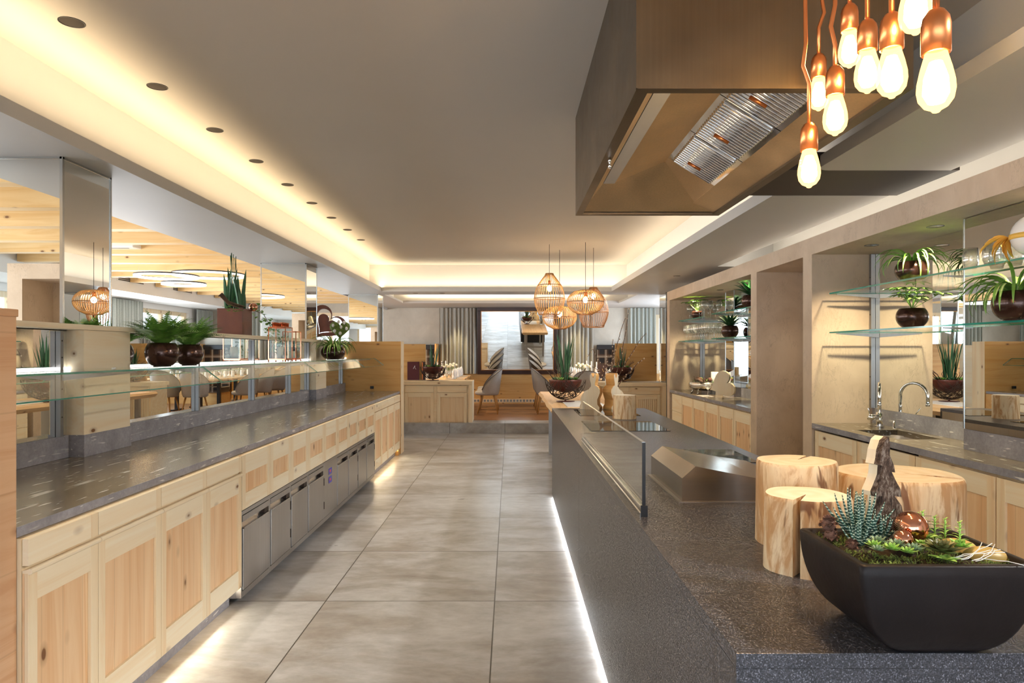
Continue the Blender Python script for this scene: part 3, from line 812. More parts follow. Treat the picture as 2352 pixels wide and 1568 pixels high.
for k, y in enumerate((3.62, 5.22, 6.35, 7.4, 8.08, 9.7)):
    z0 = 1.045
    t = thing('shelf_post', 'slim steel upright with bracket holding the glass shelf, %s from the near end' % ordn[k], 'post', (-2.42, y, z0), 'steel uprights of the glass shelf')
    MB().box(-2.428, -2.402, y - .012, y + .012, z0, 1.612).build('upright', 'steel_post', t)
    MB().prism([(-2.40, 1.398), (-2.0, 1.398), (-2.0, 1.390), (-2.40, 1.345)], 1, y - .004, y + .004).build('bracket', 'steel_post', t)
    m = MB()
    for z in (1.15, 1.30, 1.47, 1.56): m.cyl((-2.402, y, z), (-2.400, y, z), .004, seg=8)
    m.build('screws', 'duct', t)

# ================================================================ island
t = thing('kitchen_island', 'large dark granite cooking island with waterfall sides', 'kitchen island', (.92, 4.15, 0))
IX0, IX1, IY0, IY1, IZ = .439, 1.402, 1.308, 7.02, .916
MB().box(IX0, IX1, IY0, IY1, IZ - .03, IZ, bev=.0015).build('top_slab', 'granite', t)
m = MB().box(IX0, IX0 + .03, IY0 + .0, 2.02, .02, IZ - .03).box(IX0, IX0 + .03, 2.022, 4.3, .02, IZ - .03).box(IX0, IX0 + .03, 4.302, IY1, .02, IZ - .03)
m.build('side_slab', 'granite', t)
MB().box(IX0 + .03, IX1, IY0, IY0 + .03, .02, IZ - .03).build('front_slab', 'granite', t)
MB().box(IX0 + .03, IX1, IY1 - .03, IY1, .02, IZ - .03).build('rear_slab', 'black', t)
MB().box(IX1 - .03, IX1, IY0 + .03, IY1 - .03, .1, IZ - .03).build('working_side', 'steel', t)
MB().box(IX0 + .08, IX1 - .08, IY0 + .1, IY1 - .1, 0, .1).build('plinth', 'black', t)
MB().box(IX0 + .040, IX0 + .050, IY0 + .05, IY1 - .05, .004, .014).build('led_strip', 'led', t)
hobs = [(.60, 1.185, 4.97, 5.66, 'black glass hob in front of the log, flush in the granite island'),
        (.64, 1.196, 6.16, 6.80, 'rearmost black glass hob beside the wooden rabbits'),
        (.95, 1.32, 3.55, 4.02, 'small black glass hob behind the steel gastronorm cover')]
for a, b, c, d, lb in hobs:
    tag(MB().box(a, b, c, d, IZ + .0002, IZ + .004, bev=.0015).build('hob', 'black_glass'), lb, 'hob', 'black glass hobs in the island')
# glass screen
t = thing('glass_screen', 'upright glass screen standing along the island edge', 'glass screen', (.476, 3.4, IZ))
g = MB().box(.470, .482, 2.40, 4.366, IZ + .03, 1.178).build('pane', 'glass', t)
MB().box(.470, .482, 2.396, 2.40, IZ + .03, 1.178).build('near_edge', 'black', g)
MB().box(.470, .482, 2.40, 4.366, 1.178, 1.1795).build('top_edge', 'mirror_edge', g)
MB().box(.462, .490, 2.395, 4.37, IZ, IZ + .012).box(.465, .470, 2.395, 4.37, IZ + .012, IZ + .035).box(.482, .487, 2.395, 4.37, IZ + .012, IZ + .035).build('clamp_rail', 'steel_bright', t)
MB().box(.464, .488, 2.388, 2.395, IZ, IZ + .04).build('rail_cap', 'black', t)
# steel cover
pts = [(.670, IZ), (.670, 1.009), (.723, 1.055), (.98, 1.005), (1.12, .985), (1.12, IZ)]
t = thing('steel_cover', 'angular stainless cover with sloping top on the granite island', 'cover', (.9, 2.9, IZ))
MB().prism([(a, b) for a, b in pts], 1, 2.624, 3.20).build('cover', 'steel_cover', t)
MB().box(.655, 1.13, 2.615, 3.21, IZ, IZ + .003).build('base_rim', 'steel', t)
M_ = MB().box(1.0, 1.115, 2.61, 2.623, .955, .962); M_.build('grip', 'steel_h', t)

# ---------------------------------------------------------------- extractor hood
HX0, HX1, HY0, HY1, HZ = .444, 1.41, 2.357, 4.56, 2.42
t = thing('extractor_hood', 'large brushed steel extractor hood hanging above the island', 'extractor hood', (.93, 3.4, HZ))
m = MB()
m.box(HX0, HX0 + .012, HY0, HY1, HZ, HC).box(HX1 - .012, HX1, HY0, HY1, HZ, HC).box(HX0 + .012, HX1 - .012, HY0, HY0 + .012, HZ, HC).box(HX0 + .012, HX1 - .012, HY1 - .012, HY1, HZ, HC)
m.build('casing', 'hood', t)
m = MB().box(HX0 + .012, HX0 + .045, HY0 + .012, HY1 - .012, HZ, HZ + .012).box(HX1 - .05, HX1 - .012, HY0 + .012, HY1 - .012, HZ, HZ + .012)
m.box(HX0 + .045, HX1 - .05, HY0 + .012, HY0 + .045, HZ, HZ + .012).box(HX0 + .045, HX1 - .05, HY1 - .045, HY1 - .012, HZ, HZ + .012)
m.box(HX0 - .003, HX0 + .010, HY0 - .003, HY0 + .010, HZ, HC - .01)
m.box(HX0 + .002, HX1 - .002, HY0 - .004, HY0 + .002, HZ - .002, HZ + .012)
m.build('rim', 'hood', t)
def quad(mb, a, b, c, d, th=.004):
    a, b, c, d = map(Vector, (a, b, c, d)); n = (b - a).cross(d - a).normalized() * th
    vs = [mb.b.verts.new(v) for v in (a, b, c, d, a + n, b + n, c + n, d + n)]
    for f in ((0, 3, 2, 1), (4, 5, 6, 7), (0, 1, 5, 4), (1, 2, 6, 5), (2, 3, 7, 6), (3, 0, 4, 7)): mb._f([vs[i] for i in f])
AX, AZ, LX, LZ2 = .93, 2.64, 1.20, 2.475
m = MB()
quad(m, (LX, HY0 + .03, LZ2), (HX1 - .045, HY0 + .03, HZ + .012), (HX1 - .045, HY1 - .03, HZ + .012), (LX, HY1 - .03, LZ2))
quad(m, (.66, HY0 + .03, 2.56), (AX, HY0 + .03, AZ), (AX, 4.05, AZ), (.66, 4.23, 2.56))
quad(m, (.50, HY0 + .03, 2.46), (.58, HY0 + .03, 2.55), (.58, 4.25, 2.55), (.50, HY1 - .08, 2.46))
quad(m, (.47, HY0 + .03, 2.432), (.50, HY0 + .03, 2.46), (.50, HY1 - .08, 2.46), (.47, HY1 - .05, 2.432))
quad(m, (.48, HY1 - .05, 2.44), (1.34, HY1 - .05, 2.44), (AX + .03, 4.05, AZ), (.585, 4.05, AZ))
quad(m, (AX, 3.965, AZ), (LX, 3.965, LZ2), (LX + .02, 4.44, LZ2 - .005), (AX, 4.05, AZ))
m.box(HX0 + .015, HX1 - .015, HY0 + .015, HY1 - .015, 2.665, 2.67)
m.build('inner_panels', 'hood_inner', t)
MB().box(.585, .655, HY0 + .05, 4.22, 2.552, 2.566).build('lamp_cover', 'white_gloss', t)
for k in range(3):
    y0 = 2.50 + k * .49; y1 = y0 + .482
    m = MB(); quad(m, (AX, y0, AZ), (LX, y0, LZ2), (LX, y1, LZ2), (AX, y1, AZ))
    f = m.build('grease_filter', 'chrome', t)
    m = MB(); d = Vector((LX - AX, 0, LZ2 - AZ)); nn = 15
    dn = Vector((d.z, 0, -d.x)).normalized(); dn = dn if dn.z < 0 else -dn
    for j in range(nn):
        y = y0 + .03 + (y1 - y0 - .06) * j / (nn - 1)
        p = Vector((AX, y, AZ)) + d * .10 + dn * .003; q = Vector((AX, y, AZ)) + d * .90 + dn * .003
        m.tube([p, p + d * .02 + dn * .006, q - d * .02 + dn * .006, q], .0075, 8)
    m.build('baffles', 'chrome', f)
    c = Vector((AX, (y0 + y1) / 2 + .09, AZ)) + d * .45 + dn * .02
    MB().cyl(c - Vector((.035, 0, -.02)), c + Vector((.035, 0, -.02)), .009, seg=10).build('handle', 'copper', f)
for x, y in ((HX0 + .03, 3.2), (HX1 - .03, 3.2)):
    m = MB().cyl((x, y, HZ), (x, y, HZ - .022), .007, seg=10).cyl((x, y, HZ - .022), (x, y, HZ - .05), .004, .008, seg=10)
    m.build('nozzle', 'chrome', t)
tag(MB().box(HX1 + .001, 2.655, 3.98, 4.63, 2.572, 2.68, bev=.002).build('extractor_duct', 'duct'), 'flat dark brown duct running from the hood to the right wall', 'duct')

# ================================================================ right shelving wall: cabinets, worktops, shelves
GR = 'pine cabinets under the right shelving wall'
def worktop_right(y0, y1, label, sink=None):
    t = thing('worktop', label, 'worktop', (2.7, (y0 + y1) / 2, .884), 'stone worktops of the right shelving wall')
    m = MB()
    if sink:
        a, b, c, d = sink
        m.box(XP, a, y0, y1, .884, WZ).box(b, XB, y0, y1, .884, WZ).box(a, b, y0, c, .884, WZ).box(a, b, d, y1, .884, WZ)
    else: m.box(XP, XB, y0, y1, .884, WZ)
    m.build('slab', 'stone', t)
    MB().box(XP - .0015, XP, y0, y1, .884, WZ - .0005).build('front_edge', 'stone_edge', t)
    return t
SK = (2.56, 2.86, 4.45, 4.98)
worktop_right(1.165, 5.47, 'dark veined stone worktop with the round-cornered steel sink', SK)
worktop_right(6.865, 10.345, 'dark veined stone worktop carrying the silver bowl and wooden heart')
t = thing('sink', 'undermounted stainless sink in the right stone worktop', 'sink', (2.71, 4.72, .74))
a, b, c, d = SK
m = MB(); n = 24; rg = []
for z, ins in ((WZ - .035, -.005), (WZ - .05, .0), (.77, .03), (.75, .06)):
    ring = []
    for k in range(n):
        an = 2 * PI * k / n; cx, sy = math.cos(an), math.sin(an)
        ex = (b - a) / 2 - ins; ey = (d - c) / 2 - ins; p = 0.35
        ring.append(m.b.verts.new(((a + b) / 2 + ex * math.copysign(abs(cx) ** p, cx), (c + d) / 2 + ey * math.copysign(abs(sy) ** p, sy), z)))
    rg.append(ring)
m.sm = True
for p_, q_ in zip(rg, rg[1:]):
    for k in range(n): m._f([p_[k], p_[(k + 1) % n], q_[(k + 1) % n], q_[k]])
m._f(rg[-1]); m.build('basin', 'steel', t)
MB().cyl(((a + b) / 2, 4.72, .7505), ((a + b) / 2, 4.72, .754), .03).build('drain', 'chrome', t)
# tap
t = thing('tap', 'tall chrome mixer tap with swan neck beside the sink', 'tap', (2.86, 5.22, WZ))
m = MB().cyl((2.86, 5.22, WZ), (2.86, 5.22, WZ + .006), .032, seg=20).cyl((2.86, 5.22, WZ), (2.86, 5.22, WZ + .11), .024, seg=20)
m.build('body', 'chrome', t)
pts = [(2.86, 5.22, WZ + .10), (2.86, 5.22, WZ + .24)]
for k in range(13):
    a_ = PI * k / 12; pts.append((2.86 - .10 * (1 - math.cos(a_)) * .5 * 1.0, 5.22 - .10 * (1 - math.cos(a_)) * .9, WZ + .24 + .10 * math.sin(a_)))
p = pts[-1]; pts.append((p[0], p[1], p[2] - .045))
MB().tube(pts, .0125, 12).cyl(pts[-1], (p[0], p[1], p[2] - .07), .015, seg=12).build('spout', 'chrome', t)
MB().cyl((2.84, 5.21, WZ + .075), (2.76, 5.19, WZ + .075), .022, seg=16).build('lever_housing', 'chrome', t)
MB().cyl((2.77, 5.19, WZ + .08), (2.74, 5.16, WZ + .15), .004, seg=8).build('lever', 'chrome', t)
tag(MB().lathe([(0, 0), (.016, 0), (.016, .008), (.013, .01), (.013, .06), (.011, .064), (0, .064)], (2.88, 5.05, WZ), 16).build('stopper_knob', 'chrome'), 'small chrome knob between tap and stone upstand', 'knob')
struct('baseboard_right', MB().box(2.55, 2.94, 1.17, 5.47, 0, .1).box(2.55, 2.94, 6.865, 10.34, 0, .1), 'stone_edge')
XR = 2.462
k = 0
ynr = [5.45, 4.79, 4.10, 3.42, 2.74, 2.06, 1.38]
for i in range(6):
    y1, y0 = ynr[i], ynr[i + 1]
    t = thing('base_cabinet', 'pine cabinet under the sink worktop, %s counting from the sink toward the camera' % ordn[i], 'cabinet', (2.7, (y0 + y1) / 2, 0), GR)
    MB().box(XR + .022, 2.94, y0, y1, .105, .70 if i < 2 else .878).build('body', 'pine_z', t)
    door(t, -1, XR, y0 + .004, y1 - .004, .11, .868, st=.06, rail=.115, railb=.12)
yfr = [10.25, 9.68, 9.08, 8.51, 7.96, 7.42, 6.875]
for i in range(6):
    y1, y0 = yfr[i], yfr[i + 1]
    t = thing('base_cabinet', 'pine cabinet under the far right worktop, %s from the far end' % ordn[i], 'cabinet', (2.7, (y0 + y1) / 2, 0), GR)
    MB().box(XR + .022, 2.94, y0, y1, .105, .878).build('body', 'pine_z', t)
    if i == 0:
        for z0, z1 in ((.11, .36), (.365, .615), (.62, .868)): MB().box(XR, XR + .02, y0 + .004, y1 - .004, z0, z1, bev=.002).build('drawer', 'pine_y', t)
    else: door(t, -1, XR, y0 + .004, y1 - .004, .11, .868, st=.05, rail=.12, railb=.12)

def upst(y0, y1, x0, lab):
    tag(MB().box(x0, XB, y0, y1, WZ + .0005, 1.045).build('stone_upstand', 'stone_edge'), lab, 'upstand', 'stone upstands of the right shelving wall')
upst(4.005, 5.47, XB - .012, 'grey veined stone upstand behind the sink')
upst(1.17, 4.00, 2.69, 'thick grey veined stone upstand under the near mirrored pier')
upst(8.93, 10.34, XB - .012, 'grey stone upstand behind the silver bowl')
upst(8.58, 8.92, 2.85, 'grey stone block under the narrow mirrored pier')
upst(6.87, 8.57, XB - .012, 'grey stone upstand behind the lower pots, far right niche')
for a, b, lb in ((4.002, 5.45, 'mirror behind the sink and glass shelves'), (6.88, 8.575, 'mirror in the far niche right of the narrow mirrored pier'), (8.925, 10.32, 'mirror in the far niche behind the wine glasses')):
    tag(MB().box(XB - .010, XB - .001, a, b, 1.047, 2.286).build('mirror_panel', 'mirror'), lb, 'mirror', 'mirror panels of the right shelving wall')
def rpier(x0, y0, y1, lb):
    t = thing('mirrored_pier', lb, 'pier', ((x0 + XB) / 2, (y0 + y1) / 2, 1.047), 'mirrored piers of the right shelving wall')
    p = MB().box(x0, XB - .001, y0, y1, 1.047, 2.286).build('mirror', 'mirror', t)
    MB().box(x0 - .003, x0 + .006, y1 - .006, y1 + .002, 1.047, 2.286).build('edge_profile', 'mirror_edge', p)
    MB().box(x0 - .003, x0 + .006, y0 - .002, y0 + .006, 1.047, 2.286).build('edge_profile', 'mirror_edge', p)
rpier(2.69, 2.2, 4.0, 'wide mirrored pier at the right picture edge')
rpier(2.85, 8.58, 8.92, 'narrow mirrored pier in the far right niche')

# glass shelves on steel rails
def rshelf(y0, y1, z, lb, x1=XB - .012, notch=None):
    t = thing('glass_shelf', lb, 'glass shelf', ((2.56 + x1) / 2, (y0 + y1) / 2, z - .01), 'glass shelves of the right shelving wall')
    if notch: poly = [(2.56, y0), (notch[0], y0), (notch[0], notch[1]), (x1, notch[1]), (x1, y1), (2.56, y1)]
    else: poly = [(2.56, y0), (x1, y0), (x1, y1), (2.56, y1)]
    p = MB().prism(poly, 2, z - .010, z).build('pane', 'glass', t)
    MB().box(2.558, 2.561, y0, y1, z - .0105, z + .0005).build('front_edge', 'glass_edge', p)
    MB().box(2.558, x1, y1, y1 + .002, z - .0105, z + .0005).build('end_edge', 'glass_edge', p)
    ny = [y1 - .03] if y1 - y0 > 2.5 else [y1 - .04]
    if y1 - y0 > 2.5: ny.append(4.05)
    for y in ny:
        MB().prism([(x1, z - .012), (2.60, z - .012), (2.60, z - .018), (x1, z - .045)], 1, y - .003, y + .003).build('bracket', 'steel_post', t)
rshelf(2.3, 5.40, 1.972, 'upper glass shelf above the sink holding the spider plant', notch=(2.685, 4.005))
rshelf(2.3, 5.40, 1.660, 'lower glass shelf above the sink holding the bushy plants', notch=(2.685, 4.005))
rshelf(8.94, 10.24, 1.970, 'upper glass shelf with the wine glasses in the far right niche')
rshelf(8.94, 10.24, 1.665, 'lower glass shelf with rows of wine glasses in the far right niche')
rshelf(6.9, 8.56, 1.985, 'near upper glass shelf carrying a spiky potted plant, far niche')
rshelf(6.9, 8.56, 1.672, 'near lower glass shelf carrying a spiky potted plant, far niche')
for y, lb in ((5.44, 'steel shelf rail in the corner behind the tap'), (10.31, 'steel shelf rail in the corner of the far right niche'), (7.35, 'steel shelf rail beside the near spiky plant, far right niche')):
    t = thing('shelf_rail', lb, 'rail', (2.93, y, 1.05), 'steel shelf rails')
    MB().box(2.905, 2.938, y - .014, y + .014, 1.05, 2.286).build('rail', 'steel_post', t)
    m = MB()
    for z in (1.12, 1.3, 1.48, 1.8, 2.1): m.cyl((2.905, y, z), (2.903, y, z), .005, seg=8)
    m.build('screws', 'duct', t)
# niche downlights
def dlight(x, y, z, r, lb, grp='recessed downlights', mat='copper'):
    t = thing('downlight', lb, 'downlight', (x, y, z), grp)
    MB().lathe([(r, -.002), (r * 1.0, .001), (r * .9, .001), (r * .9, -.002), (r, -.002)], (x, y, z), 24).build('trim_ring', 'black', t)
    MB().lathe([(r * .9, -.0008), (r * .45, -.0006), (0, -.0006)], (x, y, z), 24).build('lens', mat, t)
for i, (y, r) in enumerate(((5.0, .05), (4.25, .05), (3.35, .06), (2.4, .06), (7.5, .045), (8.6, .045), (9.7, .045))):
    dlight(2.68, y, OPT, r, 'small recessed downlight in the niche ceiling ' + ['above the tap', 'above the sunlit spider plant', 'above the white globe', 'nearest the camera', 'above the near spiky plant', 'above the narrow mirrored pier', 'above the wine glasses'][i], 'niche downlights', 'silver')
for i in range(10):
    dlight(-2.10, 2.45 + .785 * i, HC, .058, 'dark round downlight in the row along the left ceiling edge, %s from the camera' % (ordn + ['tenth'])[i], 'row of ceiling downlights', 'duct')
for x, y, z, lb in ((-1.72, 12.3, HS, 'leftmost in the far border'), (-1.23, 12.3, HS, 'second from the left in the far border'), (.75, 12.3, HS, 'behind the rattan pendants'), (2.35, 9.5, HS, 'in the right border')): dlight(x, y, z, .05, 'small recessed downlight in the lowered ceiling, ' + lb, 'border downlights', 'silver')
NICHE = (1.0, 0.80, 0.52)
for y in (5.0, 4.25, 3.35, 2.5): spot('niche_spot', (2.68, y, OPT - .01), (0, 0, 0), 62, NICHE, 125, 0.9, .03)
for y in (7.5, 8.6, 9.7): spot('niche_spot', (2.66, y, OPT - .01), (0, 0, 0), 95, NICHE, 120, 0.9, .03)
spot('niche_spot', (2.68, 6.2, OPT - .01), (0, 0, 0), 4, NICHE, 100, 0.8, .03)
for i in range(0, 10): spot('row_spot', (-2.10, 2.45 + .785 * i, HC - .01), (0, R(-38), 0), 34, (1, .88, .70), 95, 0.9, .05)

# ================================================================ plants and pots
def pot(name_thing, c, r, h, parent, mat='pot'):
    """round glazed pot: foot, belly, open rim, soil"""
    x, y, z = c
    pr = [(0, 0), (.50 * r, 0), (.52 * r, .02 * h), (.50 * r, .05 * h)]
    for k in range(1, 13):
        a = R(-62 + (62 + 40) * k / 12); pr.append((r * math.cos(a), h * (.52 + .60 * math.sin(a))))
    pr += [(r * .72, h * .90), (r * .72, h * .84), (0, h * .83)]
    o = MB().lathe(pr, c, 32).build('pot', mat, parent)
    return o
def potted(kind, c, r, h, label, seed=1, group=None, plant_h=None, bowl_mat='pot'):
    random.seed(seed); rr = random.Random(seed)
    t = thing(kind, label, 'potted plant', c, group)
    pot(kind, c, r, h, t, bowl_mat)
    x, y, z = c; top = z + h * .88
    if kind == 'potted_fern':
        m = MB(); ph = plant_h or .2
        for i in range(85):
            an = rr.uniform(0, 2 * PI); L = ph * rr.uniform(.75, 1.25); e = rr.uniform(.75, 1.55); dr = rr.uniform(.7, 1.5)
            p = Vector((x + math.cos(an) * r * .35, y + math.sin(an) * r * .35, top)); n = 18; st = L / n
            dx, dy = math.cos(an), math.sin(an); side = Vector((-dy, dx, 0)); prev = p
            for q in range(n):
                nxt = p + Vector((dx * math.cos(e), dy * math.cos(e), math.sin(e))) * st
                w = L * .20 * math.sin(PI * min(1, (q + 1.5) / (n + 1)) ** .8)
                up = Vector((-dx * math.sin(e), -dy * math.sin(e), math.cos(e)))
                for s_ in (-1, 1):
                    a_ = p; b_ = p + (nxt - p) * .8
                    tip = p + side * s_ * w + (nxt - p) * 1.5 - up * w * .15
                    m._f([m.b.verts.new(v) for v in (a_, tip, b_)])
                    m._f([m.b.verts.new(v) for v in (a_ + (nxt - p) * .1, p + side * s_ * w * .55 + (nxt - p) * .2 + up * w * .12, b_)])
                p = nxt; e -= dr / n
        m.build('fronds', 'green', t)
    elif kind == 'spider_plant':
        m = MB(); m2 = MB(); ph = plant_h or .25
        for i in range(52):
            an = rr.uniform(0, 2 * PI); L = ph * rr.uniform(.8, 1.35); e = rr.uniform(.6, 1.5); dr = rr.uniform(2.0, 3.3)
            base = (x + math.cos(an) * r * .25, y + math.sin(an) * r * .25, top - .01)
            m.blade(base, an, L, .016 * ph / .25, e, dr, 9, .30)
            if i % 2 == 0: m2.blade((base[0], base[1], base[2] + .002), an, L * .99, .007 * ph / .25, e + .012, dr, 9, .1)
        m.build('leaves', 'green', t); m2.build('leaf_stripes', 'green_pale', t)
    elif kind == 'broadleaf_plant':
        m = MB(); ph = plant_h or .2
        for i in range(15):
            an = rr.uniform(0, 2 * PI); e = rr.uniform(.5, 1.3); L = ph * rr.uniform(.5, .95)
            tip = Vector((x + math.cos(an) * math.cos(e) * L, y + math.sin(an) * math.cos(e) * L, top + math.sin(e) * L))
            m.tube([(x, y, top), tip], .0022, 4)
            for q in range(7):
                a2 = an + (q - 3) * .62
                m.blade(tip, a2, ph * .52 * (1.1 - abs(q - 3) * .12), ph * .17, .15, .6, 5, .12)
        m.build('leaves', ['green'], t)
    elif kind == 'spiky_plant':
        m = MB(); ph = plant_h or .2
        for i in range(30):
            an = i * 2.4; e = 1.35 - i * .03; L = ph * (1.0 - abs(i - 15) * .012)
            m.blade((x + math.cos(an) * r * .1, y + math.sin(an) * r * .1, top - .01), an, L, ph * .20, e, .55, 6, .22)
        m.build('leaves', 'green_dark', t)
    MB().ball((x, y, top - .015), r * .58, 12, .35).build('soil', 'soil', t)
    return t
GP = 'round bronze-brown pots on glass shelves'
ZG = 1.408
potted('potted_fern', (-2.20, 4.27, ZG), .10, .165, 'bushy fern in a round dark bronze pot, nearer of the two touching ferns', 3, GP, .21)
potted('potted_fern', (-2.19, 4.61, ZG), .092, .158, 'bushy fern in a round dark bronze pot, behind the nearer fern', 5, GP, .21)
potted('spider_plant', (-2.165, 8.26, ZG), .145, .17, 'spider plant in a round dark pot at the far end of the left glass shelf', 8, GP, .28)
potted('spider_plant', (2.70, 4.53, 1.9725), .105, .145, 'sunlit spider plant in a round brown pot on the upper shelf above the sink', 11, GP, .23)
potted('broadleaf_plant', (2.70, 4.53, 1.6605), .098, .145, 'pale-leaved plant in a round brown pot on the lower shelf above the sink', 12, GP, .20)
potted('spider_plant', (2.578, 3.44, 1.6605), .105, .165, 'dark spider plant in a large round pot at the right picture edge', 13, GP, .26)
potted('broadleaf_plant', (2.70, 9.72, 1.9705), .085, .13, 'broad-leaved plant beside the wine glasses on the far upper shelf', 14, GP, .24)
potted('spiky_plant', (2.70, 8.28, 1.6725), .105, .165, 'spiky dark green plant in a round brown pot on the far lower shelf', 15, GP, .21)
potted('spiky_plant', (2.70, 7.55, 1.9855), .105, .165, 'spiky dark green plant in a round pot on the near upper shelf, far niche', 16, GP, .24)

# rusty planter on the ledge with upright blades and ivy
t = thing('metal_planter', 'square rusty metal planter with tall dark blades and trailing ivy on the ledge', 'planter', (-2.56, 6.30, LZ))
MB().box(-2.68, -2.45, 6.18, 6.41, LZ, LZ + .25).build('box', 'corten', t)
rr = random.Random(4)
m = MB()
for i in range(17):
    m.blade((-2.56 + rr.uniform(-.07, .07), 6.30 + rr.uniform(-.09, .09), LZ + .24), rr.uniform(0, 6.28), rr.uniform(.20, .42), .038, rr.uniform(1.25, 1.52), rr.uniform(-.05, .15), 6, .25)
m.build('upright_leaves', 'green_blue', t)
m = MB()
for i in range(7):
    a_ = (-2.56 + rr.uniform(-.03, .03), 6.29 + rr.uniform(-.05, .05), LZ + .28); m.tube([a_, (a_[0] + rr.uniform(-.03, .03), a_[1] + rr.uniform(-.03, .03), LZ + rr.uniform(.72, .78))], .003, 5)
m.build('thin_stems', 'green_dark', t)
m = MB()
for i in range(70):
    q = rr.random(); p = Vector((-2.43 + rr.uniform(-.05, .07) + q * .05, 6.40 + q * .42 + rr.uniform(-.04, .04), LZ + .27 - q * .24 + rr.uniform(-.04, .04)))
    an = rr.uniform(0, 6.28); m.blade(p, an, .038, .032, rr.uniform(-.6, .9), .6, 3, .1)
for i in range(20):
    p = Vector((-2.45 + rr.uniform(-.1, .02), 6.05 + rr.uniform(-.08, .1), LZ + .24 + rr.uniform(-.03, .03))); m.blade(p, rr.uniform(0, 6.28), .038, .03, .3, .6, 3, .1)
m.build('ivy_leaves', 'green', t)
m = MB()
for i in range(6): m.tube([(-2.45 + rr.uniform(-.02, .02), 6.20, LZ + .25 + i * .004), (-2.50, 6.0, LZ + .27 + i * .006), (-2.52, 5.86 + i * .01, LZ + .34 + i * .005), (-2.50, 5.80, LZ + .33)], .006, 5)
m.tube([(-2.45, 6.3, LZ + .26), (-2.41, 6.6, LZ + .22), (-2.40, 6.85, LZ + .06)], .003, 5)
m.build('twigs', 'bark_twig', t)
MB().ball((-2.44, 6.42, LZ + .275), .04, 14).build('copper_ball', 'copper_polish', t)

# copper lanterns with candle and rabbit
t = thing('lantern', 'copper-framed glass lantern with candle and white rabbit on the left glass shelf', 'lantern', (-2.22, 6.55, ZG))
def lantern_frame(t, x, y, z, w, d, h, name):
    m = MB(); e = .008
    for sx in (-1, 1):
        for sy in (-1, 1): m.box(x + sx * w / 2 - e / 2, x + sx * w / 2 + e / 2, y + sy * d / 2 - e / 2, y + sy * d / 2 + e / 2, z + .02, z + h)
    for zz in (z + .02, z + h - e):
        m.box(x - w / 2, x + w / 2, y - d / 2 - e / 2, y - d / 2 + e / 2, zz, zz + e).box(x - w / 2, x + w / 2, y + d / 2 - e / 2, y + d / 2 + e / 2, zz, zz + e)
        m.box(x - w / 2 - e / 2, x - w / 2 + e / 2, y - d / 2, y + d / 2, zz, zz + e).box(x + w / 2 - e / 2, x + w / 2 + e / 2, y - d / 2, y + d / 2, zz, zz + e)
    m.box(x - w / 2, x + w / 2, y - d / 2, y + d / 2, z + .012, z + .02)
    for sx in (-1, 1):
        for sy in (-1, 1): m.ball((x + sx * w / 2, y + sy * d / 2, z + .008), .009, 8)
    f = m.build(name, 'copper_polish', t)
    for sx in (-1, 1): MB().box(x + sx * w / 2 - .001, x + sx * w / 2 + .001, y - d / 2 + e, y + d / 2 - e, z + .03, z + h - .01).build('side_glass', 'glass', f)
    for sy in (-1, 1): MB().box(x - w / 2 + e, x + w / 2 - e, y + sy * d / 2 - .001, y + sy * d / 2 + .001, z + .03, z + h - .01).build('end_glass', 'glass', f)
    return f
lx, ly, lw, ld, lh_ = -2.215, 6.52, .16, .20, .33
lantern_frame(t, lx, ly, ZG, lw, ld, lh_, 'frame')
m = MB()
for k in range(5):
    for j in range(2): m.lathe([(0, 0), (.014, 0), (.014, .035), (.017, .035), (.017, .045), (0, .045)], (lx - .04 + j * .08, ly - .08 + k * .04, ZG + lh_), 10)
m.box(lx - .075, lx + .075, ly - .095, ly + .095, ZG + lh_ - .001, ZG + lh_ + .004)
m.build('pierced_top', 'copper_polish', t)
MB().cyl((lx + .01, ly - .02, ZG + .02), (lx + .01, ly - .02, ZG + .14), .036, seg=20).build('candle', 'wax', t)
def rabbit_small(c, h, parent, name='rabbit_figure', mat='white_gloss'):
    x, y, z = c
    m = MB().ball((x, y, z + .22 * h), .20 * h, 12, 1.1).ball((x + .04 * h, y - .1 * h, z + .55 * h), .12 * h, 12)
    m.ball((x + .01 * h, y - .08 * h, z + .82 * h), .05 * h, 8, 3.2).ball((x + .10 * h, y - .08 * h, z + .82 * h), .05 * h, 8, 3.2)
    m.ball((x + .08 * h, y - .14 * h, z + .06 * h), .08 * h, 8)
    return m.build(name, mat, parent)
rabbit_small((lx + .055, ly - .06, ZG + .02), .12, t)
m = MB(); rr = random.Random(9)
for i in range(60):
    p = (lx + rr.uniform(-.06, .05), ly + rr.uniform(-.02, .08), ZG + .05 + rr.uniform(0, .2)); m.blade(p, rr.uniform(0, 6.28), .03, .018, rr.uniform(-.3, 1.2), .5, 3, .1)
m.build('foliage', 'green_grey', t)
t = thing('lantern', 'narrow copper-edged glass lantern behind the candle lantern', 'lantern', (-2.215, 6.86, ZG))
lantern_frame(t, -2.215, 6.86, ZG, .13, .16, .30, 'frame')
MB().cyl((-2.215, 6.86, ZG + .02), (-2.215, 6.86, ZG + .10), .03, seg=16).build('candle', 'wax', t)
